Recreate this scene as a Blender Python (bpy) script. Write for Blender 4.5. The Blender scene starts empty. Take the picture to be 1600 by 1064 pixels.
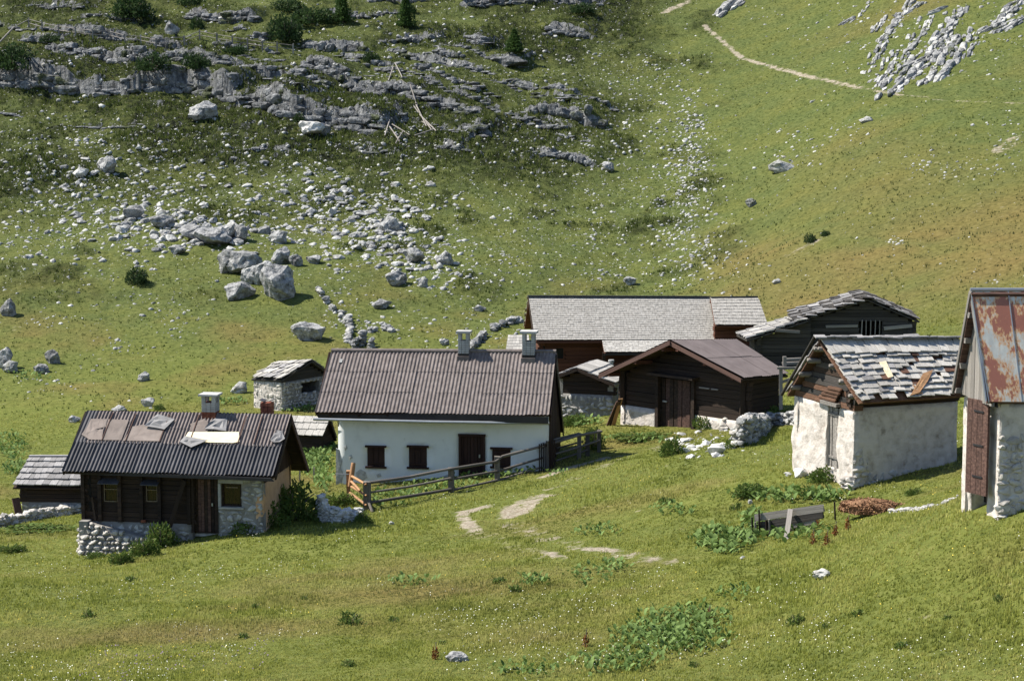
import bpy, math, random
import numpy as np
from mathutils import Matrix, Vector
random.seed(7); rng = np.random.default_rng(7)
SC = bpy.context.scene
# ------------------------------------------------------------------ camera
F = 3200.0; PITCH = math.radians(7.0); CZ = 16.0          # focal length in photo pixels (1600 wide)
cam = bpy.data.objects.new('camera', bpy.data.cameras.new('camera')); SC.collection.objects.link(cam)
cam.location = (0, 0, CZ); cam.rotation_euler = (math.radians(90) - PITCH, 0, 0)
cam.data.sensor_width = 36; cam.data.lens = 36 * F / 1600; cam.data.clip_start = 0.5; cam.data.clip_end = 2000
SC.camera = cam
# ------------------------------------------------------------------ light
SUN = Vector((-0.62, 0.10, 0.77)).normalized()
w = bpy.data.worlds.new('World'); SC.world = w; w.use_nodes = True
wn = w.node_tree.nodes; bg = wn.get('Background') or wn.new('ShaderNodeBackground')
sky = wn.new('ShaderNodeTexSky'); sky.sky_type = 'NISHITA'; sky.sun_disc = False
sky.sun_elevation = math.asin(SUN.z); sky.sun_rotation = math.atan2(SUN.x, SUN.y); sky.altitude = 1900
w.node_tree.links.new(sky.outputs[0], bg.inputs[0]); bg.inputs[1].default_value = 0.105
sl = bpy.data.lights.new('sun', 'SUN'); sl.energy = 4.9; sl.angle = math.radians(0.53); sl.color = (1.0, 0.95, 0.85)
so = bpy.data.objects.new('sun', sl); SC.collection.objects.link(so)
so.rotation_euler = SUN.to_track_quat('Z', 'Y').to_euler(); so.location = (-60, 20, 90)
SC.view_settings.view_transform = 'Standard'; SC.view_settings.look = 'None'
SC.view_settings.gamma = 1; SC.view_settings.use_curve_mapping = False; SC.view_settings.exposure = 0.92
# ------------------------------------------------------------------ helpers: projection
FW = np.array([0, math.cos(PITCH), -math.sin(PITCH)]); UP = np.array([0, math.sin(PITCH), math.cos(PITCH)])
CAMP = np.array([0, 0, CZ])
def ray(u, v): return FW + np.array([1., 0, 0]) * ((u - 800) / F) + UP * ((532 - v) / F)
def ptd(u, v, y):
    d = ray(u, v); return CAMP + d * (y / d[1])
# ------------------------------------------------------------------ helpers: noise
_perm = np.random.default_rng(3).random((256, 256))
def vnoise(x, y):
    xi = np.floor(x).astype(int); yi = np.floor(y).astype(int); fx = x - xi; fy = y - yi
    fx = fx * fx * (3 - 2 * fx); fy = fy * fy * (3 - 2 * fy)
    a = _perm[xi & 255, yi & 255]; b = _perm[(xi + 1) & 255, yi & 255]
    c = _perm[xi & 255, (yi + 1) & 255]; d = _perm[(xi + 1) & 255, (yi + 1) & 255]
    return (a * (1 - fx) + b * fx) * (1 - fy) + (c * (1 - fx) + d * fx) * fy - 0.5
def fbm(x, y, s, o=4):
    t = 0; a = 1.0; f = 1.0 / s
    for k in range(o):
        t = t + a * vnoise(x * f + 17.3 * k, y * f - 9.1 * k); a *= .5; f *= 2.03
    return t
def sstep(a, b, x):
    t = np.clip((x - a) / (b - a), 0, 1); return t * t * (3 - 2 * t)
# ------------------------------------------------------------------ materials
def nd(nt, t, **k):
    n = nt.nodes.new(t)
    for a, b in k.items():
        if a in n.inputs: n.inputs[a].default_value = b
        else: setattr(n, a, b)
    return n
def ramp(nt, fac, stops):
    r = nt.nodes.new('ShaderNodeValToRGB'); e = r.color_ramp.elements
    while len(e) < len(stops): e.new(0.5)
    for k, (p, c) in enumerate(stops):
        e[k].position = p; e[k].color = (*c, 1) if len(c) == 3 else c
    nt.links.new(fac, r.inputs[0]); return r.outputs[0]
def mix(nt, fac, a, b, mode='MIX'):
    m = nt.nodes.new('ShaderNodeMix'); m.data_type = 'RGBA'; m.blend_type = mode
    for s, v in ((0, fac), (6, a), (7, b)):
        if isinstance(v, (int, float)): m.inputs[s].default_value = v
        elif isinstance(v, tuple): m.inputs[s].default_value = (*v, 1)
        else: nt.links.new(v, m.inputs[s])
    return m.outputs[2]
def mth(nt, op, a, b=None, clamp=False):
    m = nt.nodes.new('ShaderNodeMath'); m.operation = op; m.use_clamp = clamp
    for s, v in ((0, a), (1, b)):
        if v is None: continue
        if isinstance(v, (int, float)): m.inputs[s].default_value = v
        else: nt.links.new(v, m.inputs[s])
    return m.outputs[0]
def base_mat(name):
    m = bpy.data.materials.new(name); m.use_nodes = True; nt = m.node_tree
    return m, nt, nt.nodes['Principled BSDF']
def coord(nt, kind, scale=(1, 1, 1)):
    mp = nt.nodes.new('ShaderNodeMapping'); mp.inputs['Scale'].default_value = scale
    if kind == 'pos':
        g = nt.nodes.new('ShaderNodeNewGeometry'); nt.links.new(g.outputs['Position'], mp.inputs[0])
    else:
        t = nt.nodes.new('ShaderNodeTexCoord'); nt.links.new(t.outputs['Object'], mp.inputs[0])
        oi = nt.nodes.new('ShaderNodeObjectInfo')
        c = nt.nodes.new('ShaderNodeCombineXYZ')
        r = mth(nt, 'MULTIPLY', oi.outputs['Random'], 57.0)
        for k in range(3): nt.links.new(r, c.inputs[k])
        nt.links.new(c.outputs[0], mp.inputs[1])
    return mp.outputs[0]
def noise(nt, vec, scale, detail=4, rough=.55):
    n = nd(nt, 'ShaderNodeTexNoise'); n.inputs['Scale'].default_value = scale
    n.inputs['Detail'].default_value = detail; n.inputs['Roughness'].default_value = rough
    nt.links.new(vec, n.inputs['Vector']); return n.outputs['Fac']
def bump(nt, bsdf, h, strength, dist):
    b = nt.nodes.new('ShaderNodeBump'); b.inputs['Strength'].default_value = strength; b.inputs['Distance'].default_value = dist
    nt.links.new(h, b.inputs['Height']); nt.links.new(b.outputs[0], bsdf.inputs['Normal'])
def simple(name, stops, scale=3, kind='pos', stretch=(1, 1, 1), rough=.85, bmp=.5, bd=.02, rand=.3, big=None, metal=0, spec=.3, fine=None):
    """noise-ramped colour, per-object brightness variation, bump; optional large stain (colour, scale, threshold)"""
    m, nt, b = base_mat(name)
    v = coord(nt, kind, stretch); n = noise(nt, v, scale, 6, .62)
    c = ramp(nt, n, stops)
    if big:
        col, sc, th = big
        n2 = noise(nt, coord(nt, 'pos'), sc, 5, .6)
        mk = ramp(nt, n2, [(th, (0, 0, 0)), (min(th + .08, 1), (1, 1, 1))])
        c = mix(nt, mk, c, col)
    if fine:
        n3 = noise(nt, coord(nt, kind, stretch), fine, 3, .5)
        c = mix(nt, 1.0, c, ramp(nt, n3, [(.3, (.65, .65, .65)), (.7, (1.2, 1.2, 1.2))]), 'MULTIPLY')
    if rand:
        oi = nt.nodes.new('ShaderNodeObjectInfo')
        r = mth(nt, 'ADD', mth(nt, 'MULTIPLY', oi.outputs['Random'], rand), 1 - rand / 2)
        cc = nt.nodes.new('ShaderNodeCombineXYZ')
        for k in range(3): nt.links.new(r, cc.inputs[k])
        c = mix(nt, 1.0, c, cc.outputs[0], 'MULTIPLY')
    nt.links.new(c, b.inputs['Base Color']); b.inputs['Roughness'].default_value = rough
    b.inputs['Metallic'].default_value = metal
    b.inputs['Specular IOR Level'].default_value = spec
    if bmp: bump(nt, b, n, bmp, bd)
    return m
M = {}
M['rock'] = simple('limestone', [(.3, (.06, .06, .062)), (.44, (.21, .21, .208)), (.6, (.36, .355, .345)), (.8, (.52, .505, .48))], 2.6, 'pos', bmp=1, bd=.22, rand=.45, big=((.08, .085, .05), .8, .6), fine=9)
M['rockw'] = simple('bright_limestone', [(.28, (.13, .13, .12)), (.48, (.38, .375, .355)), (.8, (.60, .59, .56))], 3.5, 'pos', bmp=.9, bd=.08, rand=.4, big=((.20, .19, .17), 1.3, .55))
M['rockb'] = simple('white_limestone_painted_sun', [(.25, (.30, .285, .26)), (.5, (.52, .505, .475)), (.8, (.66, .645, .62))], 3.5, 'pos', bmp=.8, bd=.04, rand=.2)  # white limestone with extra brightness in the colour, standing in for direct sun
M['ledge'] = simple('ledge_limestone', [(.3, (.03, .031, .034)), (.44, (.115, .118, .12)), (.6, (.21, .212, .215)), (.85, (.36, .355, .345))], 1.5, 'pos', stretch=(1.6, 1.6, 1), bmp=1, bd=.35, rand=.5, big=((.05, .06, .025), .6, .55), fine=5)  # darker than the boulder limestone: shade of the ledge faces put into the colour
M['stone'] = simple('wall_stone', [(.25, (.17, .165, .155)), (.5, (.34, .33, .31)), (.8, (.50, .48, .45))], 6, 'pos', bmp=.7, bd=.02, rand=.5)
M['stonew'] = simple('pale_wall_stone', [(.2, (.24, .21, .185)), (.5, (.42, .39, .35)), (.8, (.58, .55, .50))], 6, 'pos', bmp=.7, bd=.02, rand=.4)
M['mortar'] = simple('mortar', [(.2, (.12, .11, .10)), (.8, (.30, .285, .26))], 5, 'pos', bmp=.8, bd=.03, rand=0)
M['white'] = simple('white_plaster', [(.2, (.52, .53, .52)), (.45, (.66, .675, .66)), (.8, (.72, .73, .715))], 1.4, 'pos', bmp=.25, bd=.01, rand=0, big=((.52, .525, .50), 1.5, .64))
M['flake'] = simple('flaked_plaster', [(.3, (.24, .235, .22)), (.6, (.42, .42, .40))], 9, 'pos', bmp=.6, bd=.02, rand=.2)
M['lime'] = simple('limewashed_rubble', [(.25, (.25, .205, .17)), (.4, (.43, .385, .34)), (.55, (.53, .48, .435)), (.85, (.60, .55, .505))], 3.4, 'pos', bmp=1, bd=.07, rand=0, big=((.27, .235, .20), 1.5, .63))
M['tan'] = simple('tan_plaster', [(.2, (.40, .235, .13)), (.8, (.62, .40, .24))], 3, 'pos', bmp=.6, bd=.02, rand=0)
M['log'] = simple('dark_log', [(.25, (.008, .0055, .0045)), (.5, (.026, .016, .011)), (.75, (.062, .036, .023))], 1.6, 'obj', (1.2, 7, 7), bmp=.6, bd=.02, rand=.7)
M['logred'] = simple('red_brown_log', [(.25, (.035, .013, .008)), (.5, (.085, .032, .018)), (.8, (.15, .062, .034))], 1.6, 'obj', (1.2, 7, 7), bmp=.5, bd=.02, rand=.5)
M['loggrey'] = simple('weathered_log', [(.25, (.012, .011, .010)), (.5, (.042, .037, .033)), (.8, (.115, .10, .088))], 1.6, 'obj', (1.2, 8, 8), bmp=.6, bd=.02, rand=.8)
M['logrot'] = simple('decayed_log', [(.25, (.05, .022, .012)), (.5, (.13, .065, .038)), (.8, (.24, .15, .10))], 2.5, 'obj', (1.2, 8, 8), bmp=1, bd=.03, rand=.8)
M['plank'] = simple('grey_plank', [(.25, (.10, .09, .08)), (.5, (.21, .19, .17)), (.8, (.34, .31, .28))], 2, 'obj', (1.2, 9, 9), bmp=.6, bd=.015, rand=.5)
M['brownplank'] = simple('brown_plank', [(.25, (.03, .017, .013)), (.5, (.085, .046, .036)), (.8, (.18, .105, .08))], 2, 'obj', (1, 9, 9), bmp=.6, bd=.015, rand=.4)
M['darkbrown'] = simple('dark_brown_stain', [(.25, (.018, .009, .007)), (.8, (.048, .022, .016))], 2, 'obj', (9, 9, 1), bmp=.4, bd=.01, rand=.3)
M['fencewood'] = simple('weathered_fence_wood', [(.25, (.05, .043, .037)), (.5, (.12, .105, .09)), (.8, (.25, .225, .195))], 2, 'obj', (1.2, 9, 9), bmp=.6, bd=.015, rand=.6)
M['orange'] = simple('fresh_larch_wood', [(.25, (.20, .10, .05)), (.5, (.34, .185, .09)), (.8, (.46, .29, .16))], 2, 'obj', (1.2, 8, 8), bmp=.4, bd=.01, rand=.3)
M['shing'] = simple('silver_shingle', [(.2, (.20, .185, .165)), (.5, (.37, .35, .32)), (.8, (.51, .485, .45))], 2.2, 'obj', (6, 1.2, 2), bmp=.6, bd=.015, rand=.45, spec=.08)
M['shingd'] = simple('grey_shingle', [(.2, (.12, .115, .115)), (.5, (.23, .22, .215)), (.8, (.36, .345, .34))], 2.2, 'obj', (6, 1.2, 2), bmp=.6, bd=.015, rand=.6)
M['shingbark'] = simple('bark_shingle', [(.2, (.07, .032, .02)), (.8, (.17, .09, .06))], 2.2, 'obj', (6, 1.2, 2), bmp=.6, bd=.015, rand=.4)
M['fresh'] = simple('fresh_board', [(.2, (.72, .58, .36)), (.8, (.9, .8, .58))], 2, 'obj', (1, 6, 6), bmp=.2, bd=.005, rand=.1)
M['corrb'] = simple('brown_corrugated_sheet', [(.25, (.095, .077, .071)), (.5, (.155, .128, .119)), (.8, (.225, .19, .178))], 5, 'pos', (1, 1, 1), rough=.8, bmp=.3, bd=.01, rand=.15)
M['corrk'] = simple('black_corrugated_sheet', [(.25, (.035, .034, .038)), (.8, (.085, .082, .09))], 1.5, 'pos', rough=.7, bmp=.2, bd=.01, rand=.3)
M['corri'] = simple('dark_brown_roof_sheet', [(.25, (.10, .08, .077)), (.8, (.17, .14, .135))], 1.5, 'pos', rough=.75, bmp=.2, bd=.01, rand=.15)
M['felt'] = simple('roofing_felt', [(.25, (.16, .13, .115)), (.8, (.26, .215, .19))], 3, 'pos', rough=.9, bmp=.3, bd=.01, rand=.25)
M['feltg'] = simple('grey_torn_felt', [(.25, (.14, .135, .135)), (.8, (.26, .25, .25))], 3, 'pos', rough=.7, bmp=.5, bd=.02, rand=.2)
M['brick'] = simple('red_brick', [(.25, (.10, .03, .018)), (.5, (.22, .07, .04)), (.8, (.34, .14, .08))], 7, 'pos', bmp=.5, bd=.01, rand=.5)
M['concrete'] = simple('concrete', [(.25, (.26, .255, .25)), (.8, (.46, .45, .43))], 5, 'pos', bmp=.4, bd=.01, rand=.25)
M['black'] = simple('black_fascia', [(.25, (.014, .013, .015)), (.8, (.03, .028, .03))], 3, 'pos', rough=.5, bmp=.1, rand=0)
M['inside'] = simple('interior_shade_paint', [(.2, (.006, .005, .004)), (.8, (.012, .01, .008))], 3, 'pos', bmp=0, rand=0)  # near-black colour paints the shade of unlit interiors and gaps
M['gutter'] = simple('zinc', [(.2, (.26, .27, .28)), (.8, (.4, .41, .42))], 3, 'pos', rough=.4, bmp=.1, rand=0, metal=.6)
M['brass'] = simple('faded_window_frame', [(.2, (.16, .12, .07)), (.8, (.26, .2, .13))], 6, 'pos', bmp=.1, rand=.1)
M['curtain'] = simple('window_glass_curtain', [(.4, (.008, .006, .005)), (.65, (.035, .016, .008))], 3, 'pos', (6, 6, 1), rough=.15, bmp=0, rand=0, spec=.5)
M['dung'] = simple('manure_straw', [(.25, (.09, .042, .022)), (.5, (.23, .12, .062)), (.8, (.38, .24, .13))], 9, 'pos', bmp=1, bd=.06, rand=.3)
M['bark'] = simple('trunk_bark', [(.2, (.07, .055, .045)), (.8, (.18, .15, .13))], 9, 'pos', bmp=.7, bd=.02, rand=.2)
def leafmat(name, a, b, c=None):
    m, nt, bs = base_mat(name)
    at = nt.nodes.new('ShaderNodeAttribute'); at.attribute_name = 'tint'
    st = [(0, a), (1, b)] if c is None else [(0, a), (.6, b), (1, c)]
    col = ramp(nt, at.outputs['Fac'], st); nt.links.new(col, bs.inputs['Base Color'])
    bs.inputs['Roughness'].default_value = .75; bs.inputs['Specular IOR Level'].default_value = .2
    tr = nt.nodes.new('ShaderNodeBsdfTranslucent'); nt.links.new(col, tr.inputs[0])
    ms = nt.nodes.new('ShaderNodeMixShader'); ms.inputs[0].default_value = .3
    out = nt.nodes['Material Output']
    nt.links.new(bs.outputs[0], ms.inputs[1]); nt.links.new(tr.outputs[0], ms.inputs[2]); nt.links.new(ms.outputs[0], out.inputs[0])
    return m
M['pine'] = leafmat('knee_pine_needles', (.018, .035, .012), (.045, .08, .025))
M['larch'] = leafmat('larch_needles', (.03, .06, .016), (.075, .13, .032))
M['weed'] = leafmat('weed_leaves', (.035, .07, .014), (.11, .17, .035), (.16, .17, .05))
M['dock'] = leafmat('dock_leaves', (.07, .125, .026), (.19, .27, .08))
M['rust_weed'] = leafmat('rusty_dock_stalks', (.12, .045, .015), (.26, .10, .03))
# leaf colour is real pigment variation from tuft to tuft
m, nt, bs = base_mat('grass_blades')
at = nt.nodes.new('ShaderNodeAttribute'); at.attribute_name = 'tint'
at2 = nt.nodes.new('ShaderNodeAttribute'); at2.attribute_name = 'dry'
ca = ramp(nt, at.outputs['Fac'], [(0, (.13, .16, .028)), (.5, (.305, .325, .068)), (1, (.45, .43, .14))])
cb = ramp(nt, at.outputs['Fac'], [(0, (.16, .15, .05)), (.5, (.29, .25, .10)), (1, (.40, .33, .17))])
col = mix(nt, at2.outputs['Fac'], ca, cb)
nt.links.new(col, bs.inputs['Base Color']); bs.inputs['Roughness'].default_value = .7; bs.inputs['Specular IOR Level'].default_value = .2
tr = nt.nodes.new('ShaderNodeBsdfTranslucent'); nt.links.new(col, tr.inputs[0])
ms = nt.nodes.new('ShaderNodeMixShader'); ms.inputs[0].default_value = .42
nt.links.new(bs.outputs[0], ms.inputs[1]); nt.links.new(tr.outputs[0], ms.inputs[2]); nt.links.new(ms.outputs[0], nt.nodes['Material Output'].inputs[0])
M['blade'] = m
m2 = m.copy(); m2.name = 'pasture_blades'
for n_ in m2.node_tree.nodes:
    if n_.type == 'VALTORGB':
        for e_ in n_.color_ramp.elements: cc_ = e_.color; e_.color = (cc_[0] * .48, cc_[1] * .54, cc_[2] * .6, 1)
M['pasture'] = m2
M['petal'] = simple('flower_petals', [(.3, (.6, .6, .5)), (.7, (.8, .8, .72))], 3, 'pos', bmp=0, rand=0)
M['petaly'] = simple('yellow_flower_petals', [(.3, (.6, .42, .05)), (.7, (.75, .6, .1))], 3, 'pos', bmp=0, rand=0)
M['petalp'] = simple('violet_flower_petals', [(.3, (.13, .09, .15)), (.7, (.22, .16, .24))], 3, 'pos', bmp=0, rand=0)
# rusty painted sheet
m, nt, bs = base_mat('rusty_sheet')
v = coord(nt, 'pos', (1.6, 1.6, .55)); n1 = noise(nt, v, 1.7, 6, .62); n2 = noise(nt, coord(nt, 'pos', (9, 9, 1.2)), 2.2, 4, .6)
mm = mth(nt, 'ADD', n1, mth(nt, 'MULTIPLY', mth(nt, 'SUBTRACT', n2, .5), .35))
pale = ramp(nt, noise(nt, coord(nt, 'pos', (3, 3, 1)), 2, 5), [(.3, (.36, .36, .34)), (.7, (.53, .52, .47))])
c = mix(nt, ramp(nt, mm, [(.42, (0, 0, 0)), (.52, (1, 1, 1))]), pale, (.48, .25, .10))
c = mix(nt, ramp(nt, mm, [(.51, (0, 0, 0)), (.545, (1, 1, 1))]), c, (.27, .10, .065))
nt.links.new(c, bs.inputs['Base Color']); bs.inputs['Roughness'].default_value = .6; bump(nt, bs, n2, .2, .01)
M['rust'] = m
# ground
m, nt, bs = base_mat('meadow_ground')
def attr(n):
    a = nt.nodes.new('ShaderNodeAttribute'); a.attribute_name = n; return a.outputs['Fac']
p = coord(nt, 'pos')
nf = noise(nt, p, 3.2, 8, .7); nm = noise(nt, p, .35, 5, .6); nb = noise(nt, p, .06, 4, .5); nff = noise(nt, p, 11, 4, .6)
gl = ramp(nt, nf, [(.28, (.055, .07, .014)), (.5, (.125, .142, .03)), (.72, (.185, .19, .055))])
g = ramp(nt, nf, [(.28, (.028, .042, .011)), (.5, (.082, .102, .029)), (.72, (.135, .152, .05))])
g2 = ramp(nt, nf, [(.28, (.042, .052, .012)), (.5, (.10, .112, .028)), (.72, (.158, .16, .048))])
c = mix(nt, ramp(nt, nm, [(.4, (0, 0, 0)), (.65, (1, 1, 1))]), g, g2)
c = mix(nt, attr('lush'), c, gl)
dryc = ramp(nt, nf, [(.3, (.085, .06, .02)), (.5, (.165, .115, .04)), (.75, (.235, .17, .065))])
c = mix(nt, attr('dry'), c, dryc)
hc = ramp(nt, noise(nt, p, 1.1, 7, .7), [(.40, (.009, .012, .005)), (.47, (.024, .03, .010)), (.56, (.052, .065, .018)), (.72, (.095, .085, .03))])  # dark heath growth, with shade between the clumps also painted into its tones
c = mix(nt, attr('heath'), c, hc)
# pebbles and chips of limestone showing through the turf
vo = nt.nodes.new('ShaderNodeTexVoronoi'); vo.inputs['Scale'].default_value = 2.6; nt.links.new(p, vo.inputs['Vector'])
peb = mth(nt, 'MULTIPLY', mth(nt, 'LESS_THAN', vo.outputs['Distance'], mth(nt, 'MULTIPLY', noise(nt, p, 6.0, 3), .22)), mth(nt, 'GREATER_THAN', attr('rocky'), noise(nt, p, 1.9, 2)))
c = mix(nt, peb, c, (.5, .49, .46))
rk = ramp(nt, noise(nt, coord(nt, 'pos', (2.2, 2.2, .7)), 1.4, 7, .7), [(.34, (.03, .032, .03)), (.5, (.14, .143, .145)), (.7, (.30, .30, .295))])  # bare rock darkened like the ledges, painting in the shade of steep faces
geo = nt.nodes.new('ShaderNodeNewGeometry'); sx = nt.nodes.new('ShaderNodeSeparateXYZ'); nt.links.new(geo.outputs['True Normal'], sx.inputs[0])
st = mth(nt, 'ADD', sx.outputs['Z'], mth(nt, 'MULTIPLY', mth(nt, 'SUBTRACT', noise(nt, p, 2.5, 4), .5), .35))
c = mix(nt, ramp(nt, st, [(.52, (1, 1, 1)), (.62, (0, 0, 0))]), c, rk)
pc = ramp(nt, nff, [(.3, (.17, .13, .085)), (.7, (.42, .375, .30))])
c = mix(nt, ramp(nt, mth(nt, 'ADD', attr('path'), mth(nt, 'ADD', mth(nt, 'MULTIPLY', mth(nt, 'SUBTRACT', nf, .5), 1.6), mth(nt, 'MULTIPLY', mth(nt, 'SUBTRACT', noise(nt, p, 1.3, 5, .65), .5), 2.2))), [(.42, (0, 0, 0)), (.85, (1, 1, 1))]), c, pc)
nt.links.new(c, bs.inputs['Base Color']); bs.inputs['Roughness'].default_value = .95; bs.inputs['Specular IOR Level'].default_value = .1
hgt = mth(nt, 'ADD', nf, mth(nt, 'MULTIPLY', noise(nt, p, 1.1, 7, .7), mth(nt, 'ADD', mth(nt, 'MULTIPLY', attr('heath'), 3.5), .6)))
bump(nt, bs, hgt, .8, .22)
M['ground'] = m
# ------------------------------------------------------------------ terrain
CTRL = [(0,1064,44),(400,1064,43),(800,1064,42),(1200,1064,40),(1600,1064,36.5),(-400,1064,45),(2000,1064,34),
(0,900,59.5),(200,900,61),(400,900,58),(700,900,55),(1000,900,51),(1200,900,48),(1400,900,45),(1600,900,41.2),
(112,876,66),(320,832,67.2),(410,815,67.8),(458,790,70),(575,797,71),(700,767,73.3),(850,735,76),(935,702,79.5),
(524,758,77.3),(858,712,78.6),(30,806,77),(128,804,77),(0,828,72),(490,816,70.3),
(393,628,101),(440,634,99.8),(500,632,101),(490,722,85.5),
(0,700,92),(0,600,108),(0,500,122),(0,400,136),(0,300,150),(0,200,165),(0,100,181),(0,0,199),(0,-200,236),
(-500,700,96),(-500,500,124),(-500,300,150),(-500,0,196),(-500,-200,232),
(400,500,121),(400,400,135),(400,300,150),(400,200,165),(400,100,181),(400,0,199),(400,-200,236),
(700,610,103),(800,500,120),(800,400,134),(800,300,150),(800,200,166),(800,100,184),(800,0,203),(800,-200,240),
(1090,440,128),(1100,350,143),(1100,250,158),(1100,150,174),(1100,50,192),(1100,-100,222),
(1300,450,110),(1300,350,125),(1300,250,142),(1300,150,160),(1300,0,190),
(1600,450,98),(1600,350,112),(1600,250,128),(1600,150,146),(1600,0,172),(1600,-200,206),(2100,350,92),(2100,150,124),(2100,0,150),
(873,655,87),(965,652,85),(965,669,81.5),(1147,668,79.5),(1220,640,81),
(1249,728,59.6),(1353,755,57.6),(1505,700,61.5),(1500,776,45),(1600,766,45.2),
(900,600,99.5),(1190,545,101),(1300,545,94),(1430,530,94),(1040,715,70),(1250,832,53.8),(900,800,63),(700,822,66),(1100,800,58),
(1230,790,57),(750,700,82),(600,700,85)]
pts = [ptd(*c) for c in CTRL] + [np.array(q, float) for q in ((0,0,12.5),(0,15,9.3),(0,30,6.0),(-20,20,7.2),(20,20,9.5),(-30,5,10),(30,5,13),
    (-80,300,70),(0,300,70),(80,300,76),(-120,430,128),(0,430,128),(120,430,132),(80,60,18),(70,30,18),(-70,30,2),(-70,60,1.5))]
pts = np.array(pts); S0 = 50.
def _phi(r2): return np.where(r2 > 0, .5 * r2 * np.log(np.maximum(r2, 1e-12)), 0)
_X = pts[:, :2] / S0; _n = len(_X)
K = _phi(((_X[:, None] - _X[None]) ** 2).sum(-1)) + np.eye(_n) * .004
Pm = np.hstack([np.ones((_n, 1)), _X]); A = np.zeros((_n + 3, _n + 3)); A[:_n, :_n] = K; A[:_n, _n:] = Pm; A[_n:, :_n] = Pm.T
_W = np.linalg.solve(A, np.concatenate([pts[:, 2], np.zeros(3)]))
def Hbase(x, y):
    x = np.asarray(x, float) / S0; y = np.asarray(y, float) / S0; z = _W[_n] + _W[_n + 1] * x + _W[_n + 2] * y
    for k in range(_n): z = z + _W[k] * _phi((x - _X[k, 0]) ** 2 + (y - _X[k, 1]) ** 2)
    return z
# polar sheet around the viewpoint: rows spaced by what is seen, so detail is even
vs = np.linspace(1260, -40, 850)
yy = np.linspace(20, 260, 2400); zz = Hbase(yy * 0, yy)
el = (zz - CZ) / yy                                            # elevation of the centre column
el = np.maximum.accumulate(el)
tv = np.array([ray(800, v)[2] / ray(800, v)[1] for v in vs])
rin = np.interp(tv, el, yy)
rin = np.maximum.accumulate(rin + np.arange(len(rin)) * 1e-4)
mingap = .02; 
for k in range(1, len(rin)): rin[k] = max(rin[k], rin[k - 1] + mingap)
R = np.concatenate([np.linspace(.5, rin[0] - .3, 40), rin, rin[-1] + np.cumsum(np.linspace(.4, 6, 60))])
A0 = math.radians(14.8)
AZ = np.concatenate([np.linspace(-.75, -A0 - .01, 50), np.linspace(-A0, A0, 660), np.linspace(A0 + .01, .75, 50)])
GX = R[:, None] * np.sin(AZ)[None]; GY = R[:, None] * np.cos(AZ)[None]
BASEZ = Hbase(GX, GY)
def pix(x, y, z):
    D = y * FW[1] + (z - CZ) * FW[2]; U = y * UP[1] + (z - CZ) * UP[2]
    D = np.maximum(D, .1); return 800 + F * x / D, 532 - F * U / D
PU, PV = pix(GX, GY, BASEZ)
def raycast(Z, u, v):
    """first crossing of the pixel ray with the sheet"""
    u = np.atleast_1d(u).astype(float); v = np.atleast_1d(v).astype(float)
    dx = (u - 800) / F; dy = FW[1] + UP[1] * (532 - v) / F; dz = FW[2] + UP[2] * (532 - v) / F
    az = np.arctan2(dx, dy); t = dz / np.hypot(dx, dy)
    ci = np.interp(az, AZ, np.arange(len(AZ))); i0 = np.clip(np.floor(ci).astype(int), 0, len(AZ) - 2); f = ci - i0
    out = np.zeros((len(u), 3))
    for k in range(len(u)):
        zc = Z[:, i0[k]] * (1 - f[k]) + Z[:, i0[k] + 1] * f[k]
        g = (zc - CZ) - t[k] * R; h = np.nonzero((g[1:] > 0) & (R[1:] > 10))[0]
        j = h[0] if len(h) else len(R) - 2
        a = g[j]; b = g[j + 1]; q = 0 if b == a else np.clip(-a / (b - a), 0, 1)
        r = R[j] * (1 - q) + R[j + 1] * q
        out[k] = (r * math.sin(az[k]), r * math.cos(az[k]), CZ + t[k] * r)
    return out
# limestone ledges: foot line in the photograph -> ground line -> step in the sheet
LEDGES = [ # points, step height (m)
([(-70,148),(0,137),(86,147),(160,152),(225,146),(300,146),(338,160),(413,177),(451,194),(526,200),(605,214)], 1.75),
([(60,88),(140,104),(210,118),(308,132),(443,143),(526,158)], 1.0),
([(20,62),(113,70),(184,77),(230,84)], .6), ([(285,28),(330,38),(415,45)], .8), ([(352,52),(395,57)], .5),
([(458,76),(500,80),(545,84),(590,92)], .6), ([(455,124),(500,131),(571,147),(613,156),(680,176),(765,192)], .9),
([(215,84),(262,94),(300,98)], .6), ([(720,74),(765,92)], 1.0), ([(772,100),(825,113)], .75),
([(808,188),(860,197),(900,204),(965,212)], .7), ([(700,205),(740,217),(782,224)], .8), ([(680,230),(715,240),(752,243)], .6),
([(815,240),(876,251),(945,266)], .5), ([(705,12),(770,10),(860,8),(955,14)], .8), ([(838,54),(900,60),(935,64)], .8),
([(-30,176),(50,180)], .4), ([(88,196),(150,200),(240,197)], .3), ([(500,22),(560,32),(640,20)], .5), ([(580,75),(640,66),(700,74)], .45),
([(380,70),(440,72)], .5), ([(640,130),(700,150),(740,160)], .45), ([(840,150),(900,165),(950,170)], .35),
([(520,100),(600,118),(650,120)], .45), ([(90,50),(150,40),(230,48)], .3), ([(320,78),(380,86),(450,92)], .45), ([(560,10),(680,0)], .4),
([(540,235),(600,240),(660,246)], .25), ([(330,238),(420,232),(470,240)], .25), ([(170,262),(230,268)], .25)]
_lr = random.Random(11); N_MAIN = len(LEDGES)
for _k in range(26):
    _u = _lr.uniform(-60, 800) if _k % 3 else _lr.uniform(480, 850); _v = _lr.uniform(0, 130) + max(0, _u) * .11; _n = _lr.randint(3, 7); _p = [(_u, _v)]
    for _j in range(_n): _u += _lr.uniform(18, 38); _v += _lr.uniform(1, 6) + (3 if _u > 560 else 0); _p.append((_u, _v))
    LEDGES.append((_p, _lr.uniform(.14, .36)))
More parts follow.
